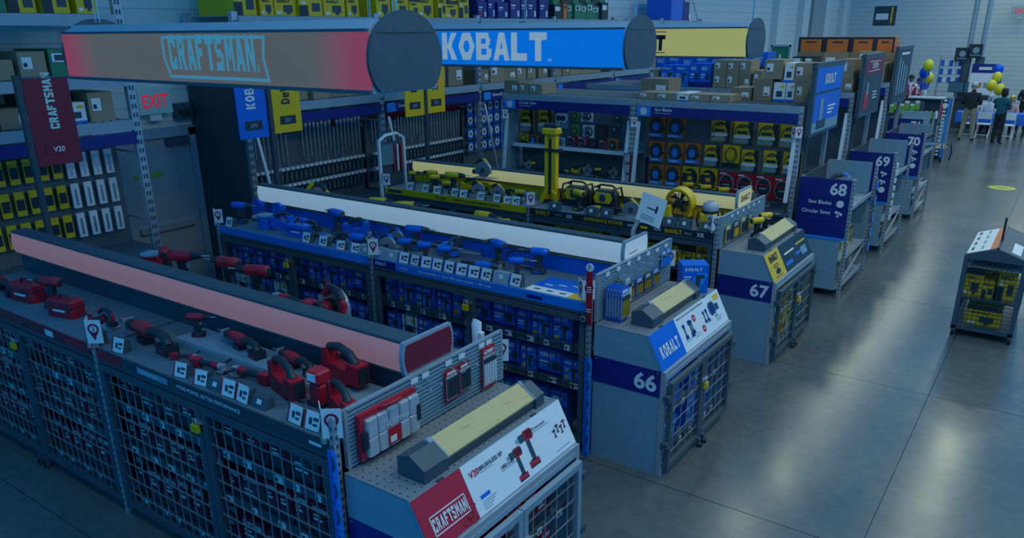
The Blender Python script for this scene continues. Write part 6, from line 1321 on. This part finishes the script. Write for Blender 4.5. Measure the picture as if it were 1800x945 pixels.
# desk, monitors, poles and boards against the back
Yk = 34.2
for i, (px0, px1) in enumerate(((1724, 1699), (1744, 1722))):
    x = at(px1, 110, Yk).x; t = thing('steel_column', 'slim grey column rising behind the service desk, %s of two' % ('left', 'right')[i], 'column', (x, Yk, 0)); part('pipe', MB().use('steel').cyl((0, 0, 1.9), (0, 0, 8.0), .09, 12), t); part('guard', MB().use('dark').cyl((0, 0, 0), (0, 0, 2.45), .15, 12), t)
    q = at((1690, 1714)[i], (96, 90)[i], Yk - .3); s_ = thing('square_sign', 'dark square sign with a white emblem on the %s column' % ('left', 'right')[i], 'sign', (q.x, Yk - .2, q.z)); part('board', MB().use('black').box(-.22, .22, 0, .04, -.24, .24), s_); part('emblem', MB().use('panel').disc((.02, -.004, .03), (0, 1, 0), .11, .006, 18), s_); part('print_line', MB().use('panel').box(-.15, .18, -.004, 0, -.15, -.12), s_)
t = thing('service_desk', 'black service desk with monitors at the far wall', 'desk', (at(1650, 160, Yk).x, Yk - .9, 0)); dw = at(1775, 160, Yk).x - at(1650, 160, Yk).x
part('body', MB().use('charcoal').box(0, dw, 0, .6, 0, 1.0), t); part('worktop', MB().use('black').box(-.05, dw + .05, -.05, .65, 1.0, 1.05), t)
for i, (px, py) in enumerate(((1681, 148), (1707, 158))):
    q = at(px, py, Yk - .7); m_ = thing('monitor', 'black computer monitor on the service desk, %s one' % ('left', 'right')[i], 'monitor', (q.x, Yk - .65, 1.0505)); part('screen', MB().use('black').box(-.25, .25, 0, .04, .18, .56), m_); part('glass', MB().use('screen').box(-.23, .23, -.004, 0, .20, .54), m_); part('stand', MB().use('dark').box(-.03, .03, .0, .05, .01, .2), m_); part('stand_foot', MB().use('dark').box(-.12, .12, -.06, .12, 0, .012), m_)
q = at(1723, 170, Yk - 1.1); t = thing('display_board', 'white display board with a navy header by the service desk', 'board', (q.x, Yk - 1.1, 0)); part('panel', MB().use('white').box(-.42, .42, 0, .04, .35, 1.95), t); hd = part('header', MB().use('navy').box(-.42, .42, -.006, .046, 1.95, 2.25), t); part('header_print', MB().use('paper').box(-.2, .2, -.010, -.006, 2.05, 2.15), hd); part('foot', MB().use('dark').box(-.4, .4, -.15, .1, 0, .03), t); part('stem', MB().use('dark').box(-.02, .02, .0, .04, .03, .36), t)
for k in range(6): part('print_block', MB().use(('charcoal', 'orange', 'panel')[k % 3]).box(-.34 + .36 * (k % 2), -.04 + .36 * (k % 2), -.004, 0, .6 + .42 * (k // 2), .78 + .42 * (k // 2)), t)
q = at(1668, 165, Yk - .6); t = thing('wire_rack', 'wire card rack with blue packs left of the monitors', 'rack', (at(1668, 140, Yk + .1).x, Yk + .2, 0)); g = MB().use('wire')
for k in range(8): z = .3 + .3 * k; g.box(-.4 , .4 , -.15, .15, z, z + .015)
g.box(-.4, -.38, -.15, .15, 0, 2.5).box(.38, .4, -.15, .15, 0, 2.5); part('rack_frame', g, t)
for z in (1.55, 1.85, 2.15):
    for k in range(5): part('pack', MB().use(('kblue', 'paper')[k % 2]).box(-.36 + .145 * k, -.25 + .145 * k, -.14, -.05, z - .03, z + .17), t)
q = at(1555, 28, YB - 4); t = thing('hanging_sign_board', 'dark square department sign hanging before the far wall', 'sign', (q.x, YB - 4, q.z)); part('board', MB().use('charcoal').box(-.45, .45, 0, .05, -.4, .4), t); part('lettering_block', MB().use('paper').box(-.35, .15, -.006, 0, -.15, .1), t); part('yellow_stripe', MB().use('yellow').box(.25, .32, -.006, 0, -.3, .35), t); part('cable', MB().use('chrome').cyl((-.4, .02, .4), (-.4, .02, 4.0), .008, 6).cyl((.4, .02, .4), (.4, .02, 4.0), .008, 6), t)
# balloons
def balloon(label, px, py, Y, col, r=.155):
    q = at(px, py, Y); t = thing('balloon', label, 'balloon', q, 0, 'party balloons'); part('skin', MB().use(col).ball((0, 0, 0), (r, r, r * 1.18), 14, 10), t); part('knot', MB().use(col).tube([(0, 0, -r * 1.16), (0, 0, -r * 1.3)], [.012, .022], 6), t); part('ribbon', MB().use('paper').tube([(0, 0, -r * 1.3), (.02, 0, -.5), (-.02, 0, -.8), (.0, 0, 1.05 - q.z if q.z - 1.05 > .85 else -.9)], .004, 4), t)
for lab, px, py, c in (('topmost yellow balloon of the cluster beside the red vests', 1632, 115, 'balloony'), ('upper blue balloon beside the red vests', 1625, 128, 'balloonb'), ('lower yellow balloon beside the red vests', 1632, 137, 'balloony'), ('lower blue balloon beside the red vests', 1625, 148, 'balloonb')): balloon(lab, px, py, 28.3 + {'t': 0, 'u': .36}.get(lab[0], .72 if 'yellow' in lab else 1.08), c)
for lab, px, py, c, dy in (('blue balloon on top of the cluster above the blue table', 1755, 122, 'balloonb', .36), ('yellow balloon just under the top blue one', 1753, 136, 'balloony', .0), ('left yellow balloon above the blue table', 1743, 150, 'balloony', -.36), ('lowest yellow balloon above the blue table', 1757, 157, 'balloony', -.72), ('blue balloon half hidden behind the yellow ones', 1751, 143, 'balloonb', .72)): balloon(lab, px, py, 30.9 + dy * .95, c)
# ------------------------------------------------------------------ people
import bmesh
def person(label, loc, rz, h, J, cols, hairm, hairlen=0, vest=None, fat=1.12):
    s = h / 1.75
    base = {'pelvis': ((0, 0, .93), (.15, .11)), 'spine': ((0, 0, 1.12), (.135, .105)), 'chest': ((0, 0, 1.31), (.165, .115)), 'neckb': ((0, .01, 1.45), (.07, .07)), 'neck': ((0, -.0, 1.52), (.052, .055)), 'head': ((0, -.02, 1.62), (.078, .095)), 'crown': ((0, -.01, 1.70), (.066, .08))}
    for sd, x in (('l', 1), ('r', -1)):
        base['sh' + sd] = ((x * .18, .0, 1.40), (.062, .065)); base['el' + sd] = ((x * .235, .03, 1.14), (.045, .045)); base['wr' + sd] = ((x * .24, -.04, .90), (.03, .028)); base['ha' + sd] = ((x * .24, -.06, .82), (.022, .038))
        base['hi' + sd] = ((x * .09, 0, .88), (.088, .092)); base['kn' + sd] = ((x * .10, -.01, .50), (.06, .062)); base['an' + sd] = ((x * .11, .02, .09), (.044, .046)); base['he' + sd] = ((x * .11, .03, .045), (.042, .04)); base['to' + sd] = ((x * .125, -.14, .035), (.042, .03))
    for k, v in J.items(): base[k] = (v, base[k][1])
    E = [('pelvis', 'spine', 'top'), ('spine', 'chest', 'top'), ('chest', 'neckb', 'top'), ('neckb', 'neck', 'skin'), ('neck', 'head', 'skin'), ('head', 'crown', 'skin')]
    for sd in 'lr': E += [('chest', 'sh' + sd, 'top'), ('sh' + sd, 'el' + sd, 'sleeve'), ('el' + sd, 'wr' + sd, 'fore'), ('wr' + sd, 'ha' + sd, 'skin'), ('pelvis', 'hi' + sd, 'legs'), ('hi' + sd, 'kn' + sd, 'legs'), ('kn' + sd, 'an' + sd, 'legs'), ('an' + sd, 'he' + sd, 'shoe'), ('he' + sd, 'to' + sd, 'shoe')]
    names = list(base); me = bpy.data.meshes.new('body'); me.from_pydata([tuple(Vector(base[k][0]) * s) for k in names], [(names.index(a), names.index(b)) for a, b, _ in E], [])
    bm = bmesh.new(); bm.from_mesh(me); lay = bm.verts.layers.skin.verify(); bm.verts.ensure_lookup_table()
    for i, k in enumerate(names): g_ = 1.0 if k in ('head', 'crown', 'neck', 'hal', 'har', 'wrl', 'wrr') else fat; bm.verts[i][lay].radius = (base[k][1][0] * s * g_, base[k][1][1] * s * g_); bm.verts[i][lay].use_root = (k == 'pelvis')
    bm.to_mesh(me); bm.free()
    o = bpy.data.objects.new('tmp', me); COL.objects.link(o); o.modifiers.new('skin', 'SKIN').use_smooth_shade = True; ss = o.modifiers.new('sub', 'SUBSURF'); ss.levels = ss.render_levels = 2
    bpy.context.view_layer.update(); body = bpy.data.meshes.new_from_object(o.evaluated_get(bpy.context.evaluated_depsgraph_get())); bpy.data.objects.remove(o)
    mats = ['skin', 'top', 'sleeve', 'fore', 'legs', 'shoe']; body.materials.clear()
    for k in mats: body.materials.append(MATS[cols[k]])
    segs = [(Vector(base[a][0]) * s, Vector(base[b][0]) * s, mats.index(g), max(base[a][1][0], base[b][1][0])) for a, b, g in E]
    def near(c):
        best = (9, 0)
        for a, b, g, r in segs:
            d = b - a; tt = max(0, min(1, (c - a).dot(d) / max(d.length_squared, 1e-9))); dist = (c - a - d * tt).length / (r + .02)
            if dist < best[0]: best = (dist, g)
        return best[1]
    for p in body.polygons: p.material_index = near(p.center); p.use_smooth = True
    # fingers: five tapered, bent chains per hand joined into the body surface
    mb = MB().use(cols['skin'])
    for sd, x in (('l', 1), ('r', -1)):
        ha = Vector(base['ha' + sd][0]) * s; d = (ha - Vector(base['wr' + sd][0]) * s).normalized(); side = d.cross(Vector((x, 0, .3))).normalized(); curl = d.cross(side)
        for k in range(4):
            o0 = ha + side * (.027 - .018 * k) * s; L = (.065, .075, .07, .055)[k] * s; mb.tube([o0, o0 + d * L * .5 + curl * .004, o0 + d * L * .85 + curl * .02 * s, o0 + d * L + curl * .035 * s], [.0095 * s, .009 * s, .008 * s, .006 * s], 6)
        o0 = ha - d * .03 * s + side * .025 * s; mb.tube([o0, o0 + side * .025 * s + d * .02 * s, o0 + side * .035 * s + d * .05 * s], [.011 * s, .010 * s, .007 * s], 6)
    bm = bmesh.new(); bm.from_mesh(body); fm = mb.mesh('f'); n0 = len(bm.faces); bm.from_mesh(fm)
    bm.faces.ensure_lookup_table()
    for f in bm.faces[n0:]: f.material_index = 0
    bm.to_mesh(body); bm.free(); body.name = 'body'
    t = thing('person', label, 'person', loc, rz); part('body', body, t)
    hd = Vector(base['head'][0]) * s; cr = Vector(base['crown'][0]) * s; c = (hd + cr) / 2
    face = MB().use(cols['skin']); face.ball(c + Vector((0, -.095, -.03)) * s, (.013 * s, .02 * s, .022 * s), 8, 6); face.ball(c + Vector((.083, .0, -.02)) * s, (.012 * s, .02 * s, .03 * s), 8, 6); face.ball(c + Vector((-.083, .0, -.02)) * s, (.012 * s, .02 * s, .03 * s), 8, 6)
    face.use('hair'); face.ball(c + Vector((.032, -.085, .0)) * s, .010 * s, 6, 5); face.ball(c + Vector((-.032, -.085, .0)) * s, .010 * s, 6, 5); face.use('vest').ball(c + Vector((0, -.085, -.068)) * s, (.026 * s, .010 * s, .008 * s), 8, 5)
    part('face', face, t)
    hm = MB().use(hairm); hm.ball(c + Vector((0, .022, .035)) * s, (.094 * s, .105 * s, .085 * s), 14, 9)
    if hairlen: hm.ball(c + Vector((0, .05, -.05)) * s, (.10 * s, .07 * s, (.10 + hairlen) * s), 12, 8); hm.ball(c + Vector((.06, .02, -.05)) * s, (.045 * s, .06 * s, (.08 + hairlen) * s), 10, 7); hm.ball(c + Vector((-.06, .02, -.05)) * s, (.045 * s, .06 * s, (.08 + hairlen) * s), 10, 7)
    part('hair', hm, t)
    if vest:
        vb = MB().use(vest)
        for sx in (-1, 1): vb.tube([Vector((sx * .085, -.03, 1.44)) * s, Vector((sx * .10, -.105, 1.30)) * s, Vector((sx * .085, -.115, 1.1)) * s, Vector((sx * .085, -.11, .93)) * s], [.045 * s, .062 * s, .072 * s, .07 * s], 8)
        vb.tube([Vector((0, .02, 1.42)) * s, Vector((0, .045, 1.3)) * s, Vector((0, .045, 1.1)) * s, Vector((0, .04, .93)) * s], [.10 * s, .13 * s, .12 * s, .12 * s], 12)
        part('vest', vb, t); part('name_badge', MB().use('paper').box(.06 * s, .12 * s, -.182 * s, -.175 * s, 1.25 * s, 1.29 * s), t)
    return t
def C(skin='skin', top='shirtblack', legs='khaki', sleeve=None, fore='skin', shoe='black'): return dict(skin=skin, top=top, sleeve=sleeve or top, fore=fore, legs=legs, shoe=shoe)
ARM = {'ell': (.25, .02, 1.13), 'wrl': (.16, -.20, 1.10), 'hal': (.10, -.25, 1.12), 'elr': (-.25, .02, 1.13), 'wrr': (-.16, -.20, 1.10), 'har': (-.10, -.25, 1.12)}
CROSS = {'ell': (.25, -.02, 1.13), 'wrl': (.06, -.19, 1.15), 'hal': (-.04, -.20, 1.17), 'elr': (-.25, -.02, 1.13), 'wrr': (-.06, -.20, 1.10), 'har': (.04, -.22, 1.12)}
WIDE = {'knl': (.13, -.02, .50), 'anl': (.17, .02, .09), 'hel': (.17, .03, .045), 'tol': (.20, -.14, .035), 'knr': (-.13, -.01, .50), 'anr': (-.17, .02, .09), 'her': (-.17, .03, .045), 'tor': (-.20, -.14, .035)}
q = gnd(1696, 246); person('man in black shirt and khaki trousers standing with his back turned', (q.x, q.y, 0), PI * .97, 1.80, {**ARM, **WIDE}, C(), 'greyhair', fat=1.3)
q = gnd(1749, 252); person('woman in teal top and dark trousers standing with arms folded', (q.x, q.y, 0), PI * .86, 1.68, CROSS, C(top='teal', legs='trouser', fore='teal', skin='skin2'), 'hair', .03)
ve = at(1597, 172, 33.0); person('worker in dark red vest with pale sleeves, left of the pair', (ve.x, 33.0, 0), .25, 1.82, ARM, C(top='shirtwhite', legs='trouser', fore='shirtwhite', skin='skin2'), 'hair', 0, 'vest')
ve = at(1612, 172, 32.0); person('worker in dark red vest with hands together, right of the pair', (ve.x, 32.0, 0), -.15, 1.78, ARM, C(top='shirtwhite', legs='trouser', fore='shirtwhite', skin='skin2'), 'hair', 0, 'vest')
def sit(dz=-.44):
    up = ['pelvis', 'spine', 'chest', 'neckb', 'neck', 'head', 'crown']; z = {'pelvis': .93, 'spine': 1.12, 'chest': 1.31, 'neckb': 1.45, 'neck': 1.52, 'head': 1.62, 'crown': 1.70}; J = {k: (0, -.02 if k in ('head', 'crown') else 0, z[k] + dz) for k in up}
    for sd, x in (('l', 1), ('r', -1)):
        J['sh' + sd] = (x * .18, 0, 1.40 + dz); J['el' + sd] = (x * .24, -.08, 1.16 + dz); J['wr' + sd] = (x * .16, -.30, 1.16 + dz); J['ha' + sd] = (x * .12, -.37, 1.17 + dz)
        J['hi' + sd] = (x * .09, -.03, .90 + dz); J['kn' + sd] = (x * .11, -.42, .50); J['an' + sd] = (x * .11, -.40, .09); J['he' + sd] = (x * .11, -.39, .045); J['to' + sd] = (x * .12, -.54, .035)
    return J
def seated(label, px, cols, hairm, hl, i):
    q = at(px, 180, Yt + 1.1); ch = thing('folding_chair', 'white folding chair under the %s' % ('white-haired sitter', 'blonde sitter in pink', 'sitter at the picture edge')[i], 'chair', (q.x, Yt + 1.1, 0), 0, 'white folding chairs'); part('seat', MB().use('white').box(-.2, .2, -.2, .2, .36, .385), ch); part('backrest', MB().use('white').box(-.2, .2, .20, .225, .6, .84), ch)
    for s in (-.2, .2): part('leg', MB().use('white').bar((s, -.2, 0), (s, .21, .84), .025), ch); part('leg', MB().use('white').bar((s * .9, .24, 0), (s * .9, -.16, .37), .025), ch)
    person(label, (q.x, Yt + 1.1, 0), 0, 1.68, sit(), cols, hairm, hl)
seated('white-haired person in a pale patterned top seated behind the blue table', 1741, C(top='shirtwhite', legs='trouser'), 'greyhair', .02, 0)
seated('blonde person in a pink top seated at the blue table', 1779, C(top='pink', legs='trouser', fore='pink'), 'gold', .03, 1)
q = at(1797, 190, 31.9); person('dark-haired person in black at the right edge of the picture', (q.x, 33.2, 0), .3, 1.7, ARM, C(top='shirtblack', legs='trouser', fore='shirtblack'), 'hair', .05)
